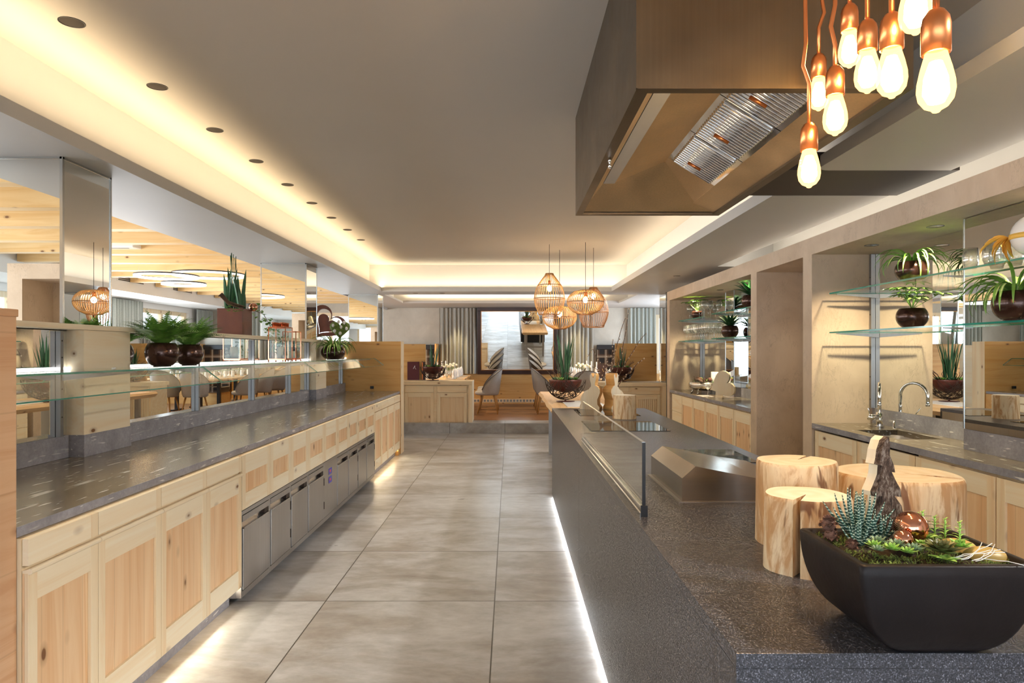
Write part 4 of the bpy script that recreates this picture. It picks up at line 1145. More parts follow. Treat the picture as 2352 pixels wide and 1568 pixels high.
# egg heart tree in a wrapped pot
t = thing('egg_tree', 'small moss heart tree stuck with white eggs in a ribbed pale pot', 'decorative tree', (-2.18, 8.66, ZG))
MB().lathe([(0, 0), (.055, 0), (.066, .14), (.060, .14), (.055, .12), (0, .12)], (-2.18, 8.66, ZG), 20).build('pot', 'birch', t)
MB().tube([(-2.18, 8.66, ZG + .12), (-2.175, 8.65, ZG + .2), (-2.185, 8.66, ZG + .28)], .012, 8).build('trunk', 'bark_twig', t)
hp = []
for k in range(28):
    a_ = 2 * PI * k / 28; hx = 16 * math.sin(a_) ** 3 / 17; hz = (13 * math.cos(a_) - 5 * math.cos(2 * a_) - 2 * math.cos(3 * a_) - math.cos(4 * a_)) / 17
    hp.append((hx, hz))
def heart_blob(c, s_, th, rz, name, mat, parent=None):
    m = MB(); m.sm = True; lay = []
    for k in range(7):
        u = -1 + 2 * k / 6; f = math.sqrt(max(0, 1 - u * u)) ** .8 * .95 + .05
        lay.append([m.b.verts.new((x_ * s_ * f, u * th / 2, z_ * s_ * f)) for x_, z_ in hp])
    for p_, q_ in zip(lay, lay[1:]):
        for k in range(28): m._f([p_[k], p_[(k + 1) % 28], q_[(k + 1) % 28], q_[k]])
    m._f(lay[0][::-1]); m._f(lay[-1])
    m.xf(Matrix.Translation(c) @ Matrix.Rotation(rz, 4, 'Z'))
    return m.build(name, mat, parent)
hb = heart_blob((-2.18, 8.66, ZG + .385), .135, .15, R(15), 'moss_heart', 'moss', t)
m = MB(); rr = random.Random(2)
for i in range(240):
    a_ = rr.uniform(0, 6.28); f = rr.uniform(.5, 1.02); k = rr.randrange(28)
    p = Vector((-2.18 + hp[k][0] * .135 * f, 8.66 - .05 * math.sqrt(max(0, 1.05 - f * f)) - .01, ZG + .385 + hp[k][1] * .135 * f))
    m.blade(p, rr.uniform(0, 6.28), .025, .008, rr.uniform(-1, 1.2), .8, 3, .1)
m.build('moss_tufts', 'moss', t)
for ex, ez in ((-.07, .04), (0, .085), (.07, .075), (.03, .02), (-.05, -.03), (.10, .0), (.02, -.06)):
    MB().ball((-2.18 + ex, 8.66 - .068, ZG + .39 + ez), .019, 10, 1.3).build('egg', 'white_gloss', t)

# rusty heart sculpture on the ledge
t = thing('heart_sculpture', 'tilted rusty steel double heart standing on the ledge', 'sculpture', (-2.56, 9.35, LZ))
def heart_out(s_, n=48):
    o = []
    for k in range(n):
        a_ = 2 * PI * k / n
        o.append((16 * math.sin(a_) ** 3 / 17 * s_, (13 * math.cos(a_) - 5 * math.cos(2 * a_) - 2 * math.cos(3 * a_) - math.cos(4 * a_)) / 17 * s_))
    return o
def heart_ring(s0, s1, th, dz0, dz1):
    m = MB(); A, B_ = heart_out(s0), heart_out(s1); n = len(A); L = []
    for y in (-th / 2, th / 2):
        L.append(([m.b.verts.new((x_, y, z_ + dz0)) for x_, z_ in A], [m.b.verts.new((x_, y, z_ + dz1)) for x_, z_ in B_]))
    for k in range(n):
        j = (k + 1) % n
        m._f([L[0][0][k], L[0][0][j], L[0][1][j], L[0][1][k]]); m._f([L[1][0][k], L[1][1][k], L[1][1][j], L[1][0][j]])
        m._f([L[0][0][k], L[1][0][k], L[1][0][j], L[0][0][j]]); m._f([L[0][1][k], L[0][1][j], L[1][1][j], L[1][1][k]])
    return m
hs = Matrix.Translation((-2.53, 9.35, LZ + .245)) @ Matrix.Rotation(R(12), 4, 'Z') @ Matrix.Rotation(R(38), 4, 'Y') @ Matrix.Scale(1.0, 4)
heart_ring(.27, .205, .11, 0, .01).xf(hs).build('outer_heart', 'corten', t)
MB().prism([(a_, b_ + .0) for a_, b_ in heart_out(.155)], 1, -.03, .03).xf(hs @ Matrix.Translation((0, -.01, -.02))).build('inner_heart', 'corten', t)

# dark carved object with twine at the near end of the worktop
t = thing('carved_ornament', 'dark carved wooden ornament tied with twine beside the near pine end panel', 'ornament', (-1.86, 2.33, WZ))
MB().lathe([(0, 0), (.045, 0), (.04, .06), (.022, .10), (.020, .125), (0, .13)], (-1.86, 2.33, WZ), 16).build('foot', 'darkwood', t)
for dy in (0, .035): MB().box(-1.93, -1.795, 2.31 + dy, 2.335 + dy, .125 + WZ, .235 + WZ, bev=.011).xf(Matrix.Translation((-1.86, 2.33, WZ + .17)) @ Matrix.Rotation(R(-30), 4, 'Y') @ Matrix.Translation((1.86, -2.33, -WZ - .17))).build('plate', 'darkwood', t)
m = MB().tube([(-1.83, 2.30, WZ + .12), (-1.81, 2.29, WZ + .06), (-1.795, 2.29, WZ + .003)], .0022, 5)
m.tube([(-1.83 + .018 * math.cos(a_) + .018, 2.30, WZ + .10 + .012 * math.sin(a_)) for a_ in [2 * PI * k / 12 for k in range(12)]], .002, 5, closed=True)
m.build('twine', 'rope', t)
tag(MB().box(-2.05, -2.0, 9.895, 9.923, .96, 1.0, bev=.003).build('socket', 'black'), 'small black power socket on the far orange end panel', 'socket')

# ================================================================ far niche things
def wine_glass_proto(h, r, label):
    m = MB().lathe([(0, 0), (.034, 0), (.034, .002), (.004, .006), (.0035, h * .45), (.012, h * .48), (r * .9, h * .62), (r, h * .70), (r * .78, h), (r * .76, h), (r * .97, h * .70), (r * .86, h * .63), (0, h * .50)], (0, 0, 0), 16)
    o = m.build('wine_glass', 'glass_clear', origin=(0, 0, 0)); return o
wg = wine_glass_proto(.225, .045, '')
first = True
def put_glass(x, y, z, lb, grp, s_=1.0):
    global first
    if first: o = wg; o.location = (x, y, z); first = False
    else: o = dup(wg, (x, y, z))
    o.scale = (s_, s_, s_); tag(o, lb, 'wine glass', grp); return o
for i, (x, y) in enumerate(((2.62, 9.10), (2.72, 9.16), (2.82, 9.10), (2.63, 9.24), (2.74, 9.32), (2.64, 9.40), (2.84, 9.98), (2.66, 9.98))):
    put_glass(x, y, 1.9702, 'tall wine glass on the far upper glass shelf, %s from the camera' % ordn[i], 'wine glasses on the far upper shelf')
for i in range(11):
    for j in range(3): put_glass(2.63 + j * .10, 9.02 + i * .105 + (j % 2) * .02, 1.6652, 'wine glass on the far lower glass shelf, %s row, %s from the camera' % (['front', 'middle', 'back'][j], (ordn + ['tenth', 'eleventh'])[i]), 'wine glasses on the far lower shelf')
put_glass(2.56, 8.72, WZ + .004, 'single wine glass in front of the silver bowl', 'single wine glass', .8)
# silver footed bowl
t = thing('silver_bowl', 'hammered silver footed bowl filled with dried twigs and cones', 'bowl', (2.69, 9.30, WZ))
MB().lathe([(0, .045), (.12, .05), (.19, .085), (.205, .13), (.19, .165), (.18, .165), (.19, .13), (.17, .09), (0, .07)], (2.69, 9.30, WZ), 32, 1.06, 1.2).build('bowl', 'silver', t)
for sx, sy in ((-.13, -.14), (-.13, .14), (.13, -.14), (.13, .14)): MB().tube([(2.69 + sx * 1.15, 9.30 + sy * 1.15, WZ + .004), (2.69 + sx * 1.05, 9.30 + sy * 1.05, WZ + .02), (2.69 + sx, 9.30 + sy, WZ + .07)], .013, 8, .009).build('foot', 'silver', t)
m = MB(); rr = random.Random(21)
for i in range(110):
    p = Vector((2.69 + rr.uniform(-.12, .12), 9.30 + rr.uniform(-.22, .22), WZ + .16 + rr.uniform(0, .03))); q = p + Vector((rr.uniform(-.05, .05), rr.uniform(-.06, .06), rr.uniform(0, .05)))
    m.tube([p, q], .003, 4)
m.tube([(2.58, 9.4, WZ + .19), (2.57, 9.2, WZ + .2), (2.56, 8.98, WZ + .18)], .014, 6)
m.build('twigs', 'bark_twig', t)
m = MB()
for i in range(50):
    p = (2.69 + rr.uniform(-.12, .12), 9.30 + rr.uniform(-.22, .22), WZ + .165); m.blade(p, rr.uniform(0, 6.28), .05, .018, rr.uniform(.2, 1.2), .6, 3, .1)
m.build('leaves', 'green', t)
for dx, dy, ml in ((-.06, .12, 'cone'), (-.08, -.05, 'cone'), (-.05, .03, 'green_light'), (.02, -.16, 'cone')): MB().ball((2.69 + dx, 9.30 + dy, WZ + .20), .030, 10).build('dried_fruit', ml, t)
for i, (x, y) in enumerate(((2.80, 9.22), (2.80, 9.02))):
    t = thing('pillar_candle', 'thick white pillar candle behind the silver bowl, %s one' % ('left' if i == 0 else 'right'), 'candle', (x, y, WZ), 'white pillar candles')
    MB().lathe([(0, 0), (.05, 0), (.05, .30), (.046, .305), (0, .298)], (x, y, WZ), 20).build('wax', 'white_gloss', t)
    MB().cyl((x, y, WZ + .298), (x, y, WZ + .31), .0015, seg=5).build('wick', 'black', t)
# wooden heart
t = thing('wooden_heart', 'pale wooden heart leaning in front of the silver bowl', 'heart', (2.60, 8.45, WZ))
hm = Matrix.Translation((2.66, 8.42, WZ + .168)) @ Matrix.Rotation(R(-34), 4, 'Z') @ Matrix.Rotation(R(66), 4, 'Y')
m = MB(); m.prism(heart_out(.175), 1, -.03, .03); m.xf(hm); m.build('heart_block', 'pale', t)
tag(MB().box(2.47, 2.62, 8.65, 8.95, WZ + .0005, WZ + .003).build('place_mat', 'felt_grey'), 'thin grey mat under the single wine glass', 'mat')
# sink niche: tumblers and globe
for i, (x, y) in enumerate(((2.615, 3.83), (2.625, 3.68), (2.60, 3.56))):
    m = MB().lathe([(0, 0), (.03, 0), (.040, .03), (.043, .055), (.036, .115), (.0345, .115), (.041, .055), (.038, .03), (.028, .008), (0, .008)], (x, y, 1.9725), 20)
    tag(m.build('tumbler', 'glass_clear'), 'clear stemless glass on the upper shelf, %s from the left' % ordn[i], 'glass', 'stemless glasses beside the white globe')
t = thing('globe_vase', 'white globe tied with a yellow ribbon on the upper right shelf', 'vase', (2.585, 3.32, 1.9725))
MB().ball((2.585, 3.32, 1.9725 + .103), .103, 28).build('globe', 'white_gloss', t)
m = MB().lathe([(.1025, -.013), (.106, -.012), (.106, .012), (.1025, .013)], (2.585, 3.32, 1.9725 + .098), 28)
for k in range(16):
    m.blade((2.51, 3.40, 1.9725 + .10), R(120 + k * 9), .09 + .03 * (k % 3), .022, R(20 - 12 * k), 1.2, 5, .4, .8)
m.build('ribbon', 'ribbon', t)

# ================================================================ things on the island
def log(t, c, r, h, a0, seed, notch=.03, r_top=.97):
    x, y, z = c; n = 144; m = MB()
    prof = [(1.0, 0), (.995, .01), (.98, h * .5), (r_top, h - .012), (r_top - .02, h - .003), (r_top - .035, h)]
    f = [1 + .03 * math.sin(2 * PI * k / n * 2 + seed) + .018 * math.sin(2 * PI * k / n * 5 + seed * 2) for k in range(n)]
    nk = {}
    for k in range(n):
        a_ = 2 * PI * k / n; d = abs((a_ - a0 + PI) % (2 * PI) - PI)
        nk[k] = d * r < notch / 2
    rings = []
    for q, zz in prof:
        ring = []
        for k in range(n):
            a_ = 2 * PI * k / n; rad = r * q * f[k]
            if nk[k] and notch > 0: rad *= .12
            ring.append(m.b.verts.new((x + math.cos(a_) * rad, y + math.sin(a_) * rad, z + zz)))
        rings.append(ring)
    m.sm = True
    for p_, q_ in zip(rings, rings[1:]):
        for k in range(n):
            j = (k + 1) % n
            m.sm = not (nk[k] or nk[j]) ; m._f([p_[k], p_[j], q_[j], q_[k]])
    m.sm = False
    o = m.build('trunk', 'log_side', t)
    m = MB(); top = []
    for k in range(n):
        a_ = 2 * PI * k / n; rad = r * (r_top - .035) * f[k] * (.12 if nk[k] and notch > 0 else 1)
        top.append(m.b.verts.new((x + math.cos(a_) * rad, y + math.sin(a_) * rad, z + h)))
    cv = m.b.verts.new((x, y, z + h))
    for k in range(n): m._f([cv, top[k], top[(k + 1) % n]])
    m.build('sawn_top', 'log_top', t)
GL = 'peeled log blocks on the granite island'
t = thing('log_block', 'tall split log block standing left behind the smallest one', 'log', (.885, 2.085, IZ), GL); log(t, (.885, 2.085, IZ), .120, .250, R(48), 1, .012)
t = thing('log_block', 'small split log block, front one beside the dark planter', 'log', (.805, 1.828, IZ), GL); log(t, (.805, 1.828, IZ), .110, .200, R(232), 2, .016)
t = thing('log_block', 'widest split log block behind the bark fir tree', 'log', (1.215, 2.12, IZ), GL); log(t, (1.215, 2.12, IZ), .182, .205, R(-38), 3, .028)
t = thing('log_block', 'single upright log block between the black glass hobs', 'log', (1.01, 5.95, IZ), GL); log(t, (1.01, 5.95, IZ), .105, .205, R(100), 4, 0)

# rabbits cut from thick wood
rab = [(-.100, 0), (.105, 0), (.108, .022), (.085, .05), (.083, .10), (.10, .14), (.112, .175), (.108, .205), (.085, .232), (.060, .245), (.060, .27), (.070, .31), (.072, .345), (.060, .365), (.048, .335), (.040, .318), (.030, .345), (.020, .368), (.008, .345), (.008, .30), (.018, .262), (.018, .235), (-.005, .205), (-.045, .185), (-.075, .15), (-.092, .10), (-.088, .06), (-.100, .035)]
def rabbit(c, rz, flip, label, mat, s_=1.0):
    t = thing('wooden_rabbit', label, 'rabbit figure', c, 'wooden rabbits')
    pl_ = [((-a_ if flip else a_) * s_, b_ * s_) for a_, b_ in rab]
    m = MB(); m.prism(pl_, 1, -.06, .06, cap_mi=1)
    m.xf(Matrix.Translation(c) @ Matrix.Rotation(rz, 4, 'Z'))
    m.build('cutout', [mat, 'pale'], t)
rabbit((.83, 6.92, IZ), R(-22), False, 'pale wooden rabbit block, left one, facing right', 'larch_x', 1.0)
rabbit((1.075, 6.93, IZ), R(38), True, 'pale wooden rabbit block, right one, turned away behind the log', 'larch_x', 1.0)

# dark rectangular planter with succulents
PX0, PX1, PY0, PY1, PZ = .664, 1.008, 1.275, 1.555, 1.092
pc = ((PX0 + PX1) / 2, (PY0 + PY1) / 2)
t = thing('planter_bowl', 'charcoal boat-shaped ceramic planter full of succulents in the foreground', 'planter', (pc[0], pc[1], IZ))
def rrect(cx, cy, hx, hy, z, m, r=.012, n=3):
    vs = []
    for q, (sx, sy) in enumerate(((1, 1), (-1, 1), (-1, -1), (1, -1))):
        for k in range(n + 1):
            a_ = R(90 * q + 90 * k / n); vs.append(m.b.verts.new((cx + sx * (hx - r) + r * math.cos(a_), cy + sy * (hy - r) + r * math.sin(a_), z)))
    return vs
m = MB(); HH = PZ - IZ; hx, hy = (PX1 - PX0) / 2, (PY1 - PY0) / 2; rings = []
for k in range(0, 15):
    tt = k / 14; dz = HH * math.sin(tt * PI / 2)
    ax = hx * (.30 + .70 * math.cos(tt * PI / 2) ** .85) if k < 14 else hx * .30
    ay = hy * (1 - .30 * (1 - math.cos(tt * PI / 2)))
    rings.append(rrect(pc[0], pc[1], ax, ay, PZ - dz, m, .012))
inner = [rrect(pc[0], pc[1], hx - .002, hy - .002, PZ + .003, m), rrect(pc[0], pc[1], hx - .016, hy - .016, PZ + .003, m), rrect(pc[0], pc[1], hx - .018, hy - .018, PZ - .03, m)]
seq = rings[::-1] + inner
m.sm = True
for p_, q_ in zip(seq, seq[1:]):
    n = len(p_)
    for k in range(n): m._f([p_[k], p_[(k + 1) % n], q_[(k + 1) % n], q_[k]])
m.sm = False; m._f(seq[0]); m._f(seq[-1])
m.build('bowl', 'planter', t)
# mossy soil surface
m = MB(); m.sm = True; gx, gy = 26, 16; rr = random.Random(31); gv = []
for i in range(gx + 1):
    row = []
    for j in range(gy + 1):
        x_ = PX0 + .018 + (PX1 - PX0 - .036) * i / gx; y_ = PY0 + .018 + (PY1 - PY0 - .036) * j / gy
        row.append(m.b.verts.new((x_, y_, PZ - .012 + .014 * mnoise.noise(Vector((x_ * 22, y_ * 22, 1))) + .006 * mnoise.noise(Vector((x_ * 90, y_ * 90, 4))))))
    gv.append(row)
for i in range(gx):
    for j in range(gy): m._f([gv[i][j], gv[i + 1][j], gv[i + 1][j + 1], gv[i][j + 1]])
m.build('soil', 'soil', t)
m = MB()
for i in range(3600):
    x_ = rr.uniform(PX0 + .02, PX1 - .02); y_ = rr.uniform(PY0 + .02, PY1 - .02)
    if mnoise.noise(Vector((x_ * 13, y_ * 13, 2))) < -.12: continue
    z_ = PZ - .010 + .014 * mnoise.noise(Vector((x_ * 22, y_ * 22, 1)))
    m.blade((x_, y_, z_), rr.uniform(0, 6.28), rr.uniform(.006, .015), .0020, rr.uniform(.4, 1.4), rr.uniform(.5, 2.2), 3, .15)
mo = m.build('moss', 'moss', t); mo['kind'] = 'stuff'
def rosette(c, r, n, mat, name, w=.36, lift0=.15, lift1=1.35, droop=-.3, par=None):
    m = MB()
    for k in range(n):
        f = k / n; m.blade((c[0], c[1], c[2]), k * 2.39996, r * (1 - .62 * f), r * w * (1 - .5 * f), lift0 + (lift1 - lift0) * f, droop, 5, .25)
    return m.build(name, mat, par or t)
zt = PZ - .002
# zebra haworthia (left back)
def haworthia(c, s_, n, seed):
    m = MB(); r2 = random.Random(seed)
    for k in range(n):
        a_ = k * 2.39996; f = k / n; e = .55 + .95 * f + r2.uniform(-.1, .1)
        L = s_ * r2.uniform(.85, 1.1); p = Vector(c); pts = []
        for q in range(6):
            pts.append(p.copy()); p += Vector((math.cos(a_) * math.cos(e), math.sin(a_) * math.cos(e), math.sin(e))) * L / 5; e += .10
        m.tube(pts, .0062 * s_ / .09, 6, .0008)
    return m.build('zebra_plant', 'zebra', t)
haworthia((.765, 1.480, zt), .105, 24, 3)
haworthia((.735, 1.425, zt), .055, 12, 4)
haworthia((.805, 1.465, zt), .065, 12, 5)
for (x_, y_, r_) in ((.765, 1.400, .026), (.742, 1.372, .024), (.790, 1.375, .027), (.765, 1.350, .026), (.810, 1.350, .024), (.785, 1.33, .022), (.735, 1.345, .02)):
    rosette((x_, y_, zt + .014), r_, 34, 'green_light' if (x_ + y_) % .02 > .01 else 'green_grey', 'small_succulent', .30, .0, 1.4, -.5)
rosette((.862, 1.345, zt + .010), .048, 34, 'olive_leaf', 'dark_rosette', .42, .08, 1.3, -.3)
rosette((.850, 1.315, zt + .004), .036, 7, 'green_light', 'pale_rosette', .45, .0, .4, -.2)
for (x_, y_, r_) in ((.885, 1.445, .034), (.915, 1.375, .034), (.850, 1.395, .022)):
    rosette((x_, y_, zt + .010), r_, 18, 'green_light', 'light_rosette', .5, .1, 1.3, -.3)
def sprig(c, h, seed):
    m = MB(); p = Vector(c)
    for k in range(22):
        m.blade(p + Vector((0, 0, h * k / 22)), k * 2.4, .020 - .0005 * k, .004, .35 + .03 * k, .9, 4, .2)
    m.cyl(c, (c[0], c[1], c[2] + h), .0018, seg=5); return m.build('sedum_sprig', 'green_light', t)
for c_ in ((.900, 1.500, zt), (.885, 1.447, zt + .02), (.935, 1.485, zt), (.918, 1.377, zt + .015), (.912, 1.512, zt), (.945, 1.465, zt)): sprig(c_, .048, 1)
MB().ball((.862, 1.450, zt + .034), .034, 32).build('copper_ball', 'copper_polish', t)
MB().ball((.818, 1.405, zt + .018), .021, 24, 1.05).build('copper_ball', 'copper_polish', t)
def podm(c, s_, rz):
    m = MB(); m.sm = True; n = 14; rows = []
    for i in range(n + 1):
        u = PI * i / n; row = []
        for j in range(9):
            v_ = PI * j / 8; rib = 1 + .05 * math.sin(i * 3.1)
            row.append(m.b.verts.new((-math.cos(u) * s_ * 1.15, -math.sin(u) * math.cos(v_) * s_ * .75 * rib, math.sin(u) * math.sin(v_) * s_ * .62 * rib)))
        rows.append(row)
    for a_, b_ in zip(rows, rows[1:]):
        for j in range(8): m._f([a_[j], a_[j + 1], b_[j + 1], b_[j]])
    m.xf(Matrix.Translation(c) @ Matrix.Rotation(rz, 4, 'Z')); return m.build('dried_pod', 'shell_pod', t)
podm((.942, 1.425, zt - .006), .036, R(-10)); podm((.962, 1.365, zt - .006), .036, R(-15))
rr = random.Random(12)
for (cx_, cy_, cz_, r_) in ((.703, 1.478, zt + .010, .017), (.700, 1.482, zt + .032, .019), (.720, 1.42, zt + .004, .013)):
    m = MB()
    for k in range(60):
        a_ = rr.uniform(0, 6.28); e = rr.uniform(-.6, 1.5); m.blade((cx_ + math.cos(a_) * math.cos(e) * r_ * .55, cy_ + math.sin(a_) * math.cos(e) * r_ * .55, cz_ + math.sin(e) * r_ * .55), a_, r_ * .6, r_ * .5, e, .3, 3, .3)
    m.ball((cx_, cy_, cz_), r_ * .8, 12)
    m.build('dried_cone', 'cone', t)
m = MB()
for i in range(55):
    a_ = rr.uniform(0, 6.28); p = Vector((.835 + rr.uniform(-.05, .05), 1.50 + rr.uniform(-.02, .03), zt + rr.uniform(0, .03))); pts = [p.copy()]
    d = Vector((math.cos(a_), math.sin(a_) * .4, rr.uniform(.2, .9))).normalized()
    for q in range(4): p += d * .017; d.z -= .22; d.x += rr.uniform(-.25, .25); pts.append(p.copy())
    m.tube(pts, .0006, 3)
m.build('dry_grass', 'bark_twig', t)
m = MB()
for i in range(9):
    p = Vector((.885 + rr.uniform(-.02, .02), 1.300 + rr.uniform(-.008, .02), zt + .008)); pts = [p.copy()]; d = Vector((1, rr.uniform(-.1, .5), .1))
    for q in range(6): p += d.normalized() * .015; d += Vector((0, rr.uniform(-.6, .6), rr.uniform(-.25, .25))); p.z = max(p.z, zt + .004); pts.append(p.copy())
    m.tube(pts, .0008, 4)
m.build('pale_twigs', 'white_gloss', t)
# bark fir tree standing in the planter
t2 = thing('bark_fir_tree', 'fir tree cut-out of thick bark standing in the dark planter', 'ornament', (.850, 1.525, PZ - .02))
fir = [(-.058, 0), (.064, 0), (.060, .055), (.052, .088), (.028, .118), (.052, .112), (.048, .135), (.032, .162), (.018, .188), (.030, .184), (.026, .205), (.012, .235), (.013, .262), (.010, .286), (-.004, .276), (-.014, .250), (-.018, .225), (-.022, .210), (-.010, .206), (-.012, .180), (-.026, .150), (-.034, .135), (-.032, .122), (-.012, .122), (-.016, .098), (-.035, .065), (-.060, .035)]
fir = [(a_ * .98, b_ * .80) for a_, b_ in fir]
m = MB(); m.prism(fir, 1, 0, .014)
fm = Matrix.Translation((.845, 1.515, PZ - .012)) @ Matrix.Rotation(R(24), 4, 'Z')
m.xf(fm); m.build('bark_face', 'bark', t2)
m = MB(); m.prism([(a_ * 1.01, b_) for a_, b_ in fir], 1, .0142, .036); m.xf(fm); m.build('wood_back', 'pale', t2)

# ================================================================ copper pendant bulbs
def edison(x, y, zb, bends, label):
    t = thing('pendant_bulb', label, 'pendant lamp', (x, y, zb), 'copper pendant bulbs above the island')
    r = .032
    pr = [(0, 0), (.006, .002), (.009, .006), (.020, .012), (.029, .025), (r, .042), (.031, .058), (.026, .082), (.020, .104), (.017, .118)]
    g = MB().lathe(pr, (x, y, zb), 20).build('glass_bulb', 'bulb', t)
    m = MB().lathe([(0, 0), (.014, .004), (.022, .020), (.020, .050), (.011, .078), (0, .082)], (x, y, zb + .016), 14); m.build('filament', 'filament', g)
    zs = zb + .110
    MB().lathe([(.0185, 0), (.0245, 0), (.0245, .052), (.022, .066), (.014, .078), (.006, .083), (0, .083)], (x, y, zs), 20).build('socket', 'copper', t)
    pts = [(x, y, zs + .078)]
    for dx, dz in bends: pts.append((x + dx, y, zs + .078 + dz))
    pts.append((x + (bends[-1][0] if bends else 0), y, HC))
    MB().tube(pts, .0062, 8).build('copper_tube', 'copper', t)
    point('bulb_light', (x, y, zb + .05), 4.2, (1.0, .64, .33), .028)
BL = [(.878, 1.98, 1.980, [(0, .12), (-.018, .17), (-.010, .235), (-.012, .45)], 'lowest copper pendant bulb at the left of the cluster'),
      (1.03, 2.25, 2.302, [(0, .09), (.018, .14), (.008, .20)], 'small-looking copper pendant bulb, second from the left'),
      (.887, 1.84, 2.088, [(0, .06), (-.012, .11), (0, .17)], 'copper pendant bulb below the hood edge, third from the left'),
      (1.007, 2.0, 2.340, [], 'copper pendant bulb with its socket near the top picture edge'),
      (.922, 1.74, 2.165, [], 'copper pendant bulb left of a brighter touching one'),
      (.849, 1.50, 2.062, [], 'copper pendant bulb overlapping the hood corner, third from the right'),
      (.830, 1.38, 2.147, [], 'pendant bulb cut off by the top picture edge'),
      (.783, 1.24, 1.938, [], 'largest copper pendant bulb at the right end of the cluster')]
for x, y, zb, bd, lb in BL: edison(x, y, zb, bd, lb)

# ================================================================ live-edge table
t = thing('live_edge_table', 'high live-edge timber table joined to the island end', 'table', (.85, 8.6, 0))
m = MB(); n = 22; up = []; lo = []; rr = random.Random(3)
L_ = []
for k in range(n + 1):
    y = 7.03 + (10.15 - 7.03) * k / n; w = .005 * math.sin(k * .9) + .003 * math.sin(k * 2.3)
    L_.append([m.b.verts.new(c_) for c_ in ((.455 + w, y, .905), (.425 + w, y, .875), (.475 + w, y, .825), (1.33 + w, y, .825), (1.36 - w, y, .87), (1.34 - w, y, .905))])
for a_, b_ in zip(L_, L_[1:]):
    for k in range(6): m._f([a_[k], a_[(k + 1) % 6], b_[(k + 1) % 6], b_[k]])
m._f(L_[0]); m._f(L_[-1][::-1]); m.build('tabletop', 'slab', t)
for x, y in ((.60, 9.9), (1.2, 9.9), (.60, 7.4), (1.2, 7.4)): MB().box(x - .03, x + .03, y - .03, y + .03, 0, .825).build('leg', 'steel', t)
MB().box(.63, 1.17, 9.88, 9.92, .32, .36).build('crossbar', 'steel', t)
tag(MB().box(.62, 1.05, 7.25, 8.15, .9055, .913).xf(Matrix.Identity(4)).build('display_mat', 'white_gloss'), 'thin white board under the wire bowl on the live-edge table', 'board')

# wire cage bowls
def cage_bowl(c, R_, label, seed, blades, grp='rusty bowls in wire cages', stand=True, tall=.5):
    t = thing('wire_bowl', label, 'planter bowl', c, grp); rr = random.Random(seed); x, y, z = c
    br = R_ * .80; zc = z + R_ + .015
    MB().lathe([(0, -br * .78)] + [(br * math.cos(R(a_)), br * .82 * math.sin(R(a_)) * .98) for a_ in range(-80, 1, 8)] + [(br * .97, 0), (br * .9, -.02), (0, -.03)], (x, y, zc), 40).build('bowl', 'corten_dark', t)
    m = MB()
    for i in range(34):
        # great-circle arcs over the lower half sphere
        th = rr.uniform(0, 2 * PI); ti = rr.uniform(-1.0, 1.0); ax = Vector((math.cos(th) , math.sin(th), 0)); 
        u = ax; v = Vector((-math.sin(th) * math.sin(ti), math.cos(th) * math.sin(ti), -math.cos(ti)))
        a0 = rr.uniform(0, .6) if i % 3 else 0.02; a1 = PI - (rr.uniform(0, .9) if i % 3 else 0.02)
        pts = [Vector((x, y, zc)) + (u * math.cos(a0 + (a1 - a0) * k / 14) + v * math.sin(a0 + (a1 - a0) * k / 14)) * R_ * (.985 + .02 * rr.random() * 0) for k in range(15)]
        m.tube(pts, .0032 * R_ / .24, 4)
    m.build('wire_cage', 'wire', t)
    MB().lathe([(0, 0), (R_ * .45, 0), (R_ * .45, .006), (0, .008)], (x, y, z), 28).cyl((x, y, z), (x, y, z + .03), .012, seg=8).build('foot', 'corten_dark', t)
    m = MB()
    for i in range(blades):
        a_ = rr.uniform(0, 6.28); q = rr.uniform(0, br * .35)
        m.blade((x + math.cos(a_) * q, y + math.sin(a_) * q, zc - .02), a_, tall * rr.uniform(.5, 1.0), .020 * R_ / .24, rr.uniform(1.30, 1.55), rr.uniform(-.12, .12), 7, .3)
    m.build('upright_blades', 'green_blue', t)
    k_ = R_ / .24
    for i in range(8):
        a_ = 2 * PI * i / 8 + .3
        m = MB(); cx_, cy_ = x + math.cos(a_) * br * .66, y + math.sin(a_) * br * .66
        for k in range(16): m.blade((cx_, cy_, zc - .015), k * 2.4, .075 * k_ * (1 - .5 * k / 16), .018 * k_, .3 + 1.1 * k / 16, -.3, 4, .2)
        m.build('succulent', ['green_grey', 'green_light', 'green_blue', 'green'][i % 4], t)
    for i in range(14):
        m = MB(); a_ = rr.uniform(0, 6.28); p = Vector((x + math.cos(a_) * br * .7, y + math.sin(a_) * br * .7, zc))
        m.tube([p, p + Vector((math.cos(a_) * .05, math.sin(a_) * .05, .06)) * k_, p + Vector((math.cos(a_ + .4) * .10, math.sin(a_ + .4) * .10, .08 + .04 * rr.random())) * k_],   .004 * k_, 4)
        m.build('twig', 'bark_twig', t)
cage_bowl((.66, 8.02, .9135), .245, 'rusty bowl in a wire cage on the live-edge table with tall green blades', 3, 30, tall=.62)
cage_bowl((-1.475, 12.95, .9565), .25, 'rusty bowl in a wire cage on the back left pine cabinet', 5, 20, tall=.50)
cage_bowl((2.03, 12.35, .9565), .25, 'rusty bowl in a wire cage on the back right pine cabinet', 7, 20, tall=.46)
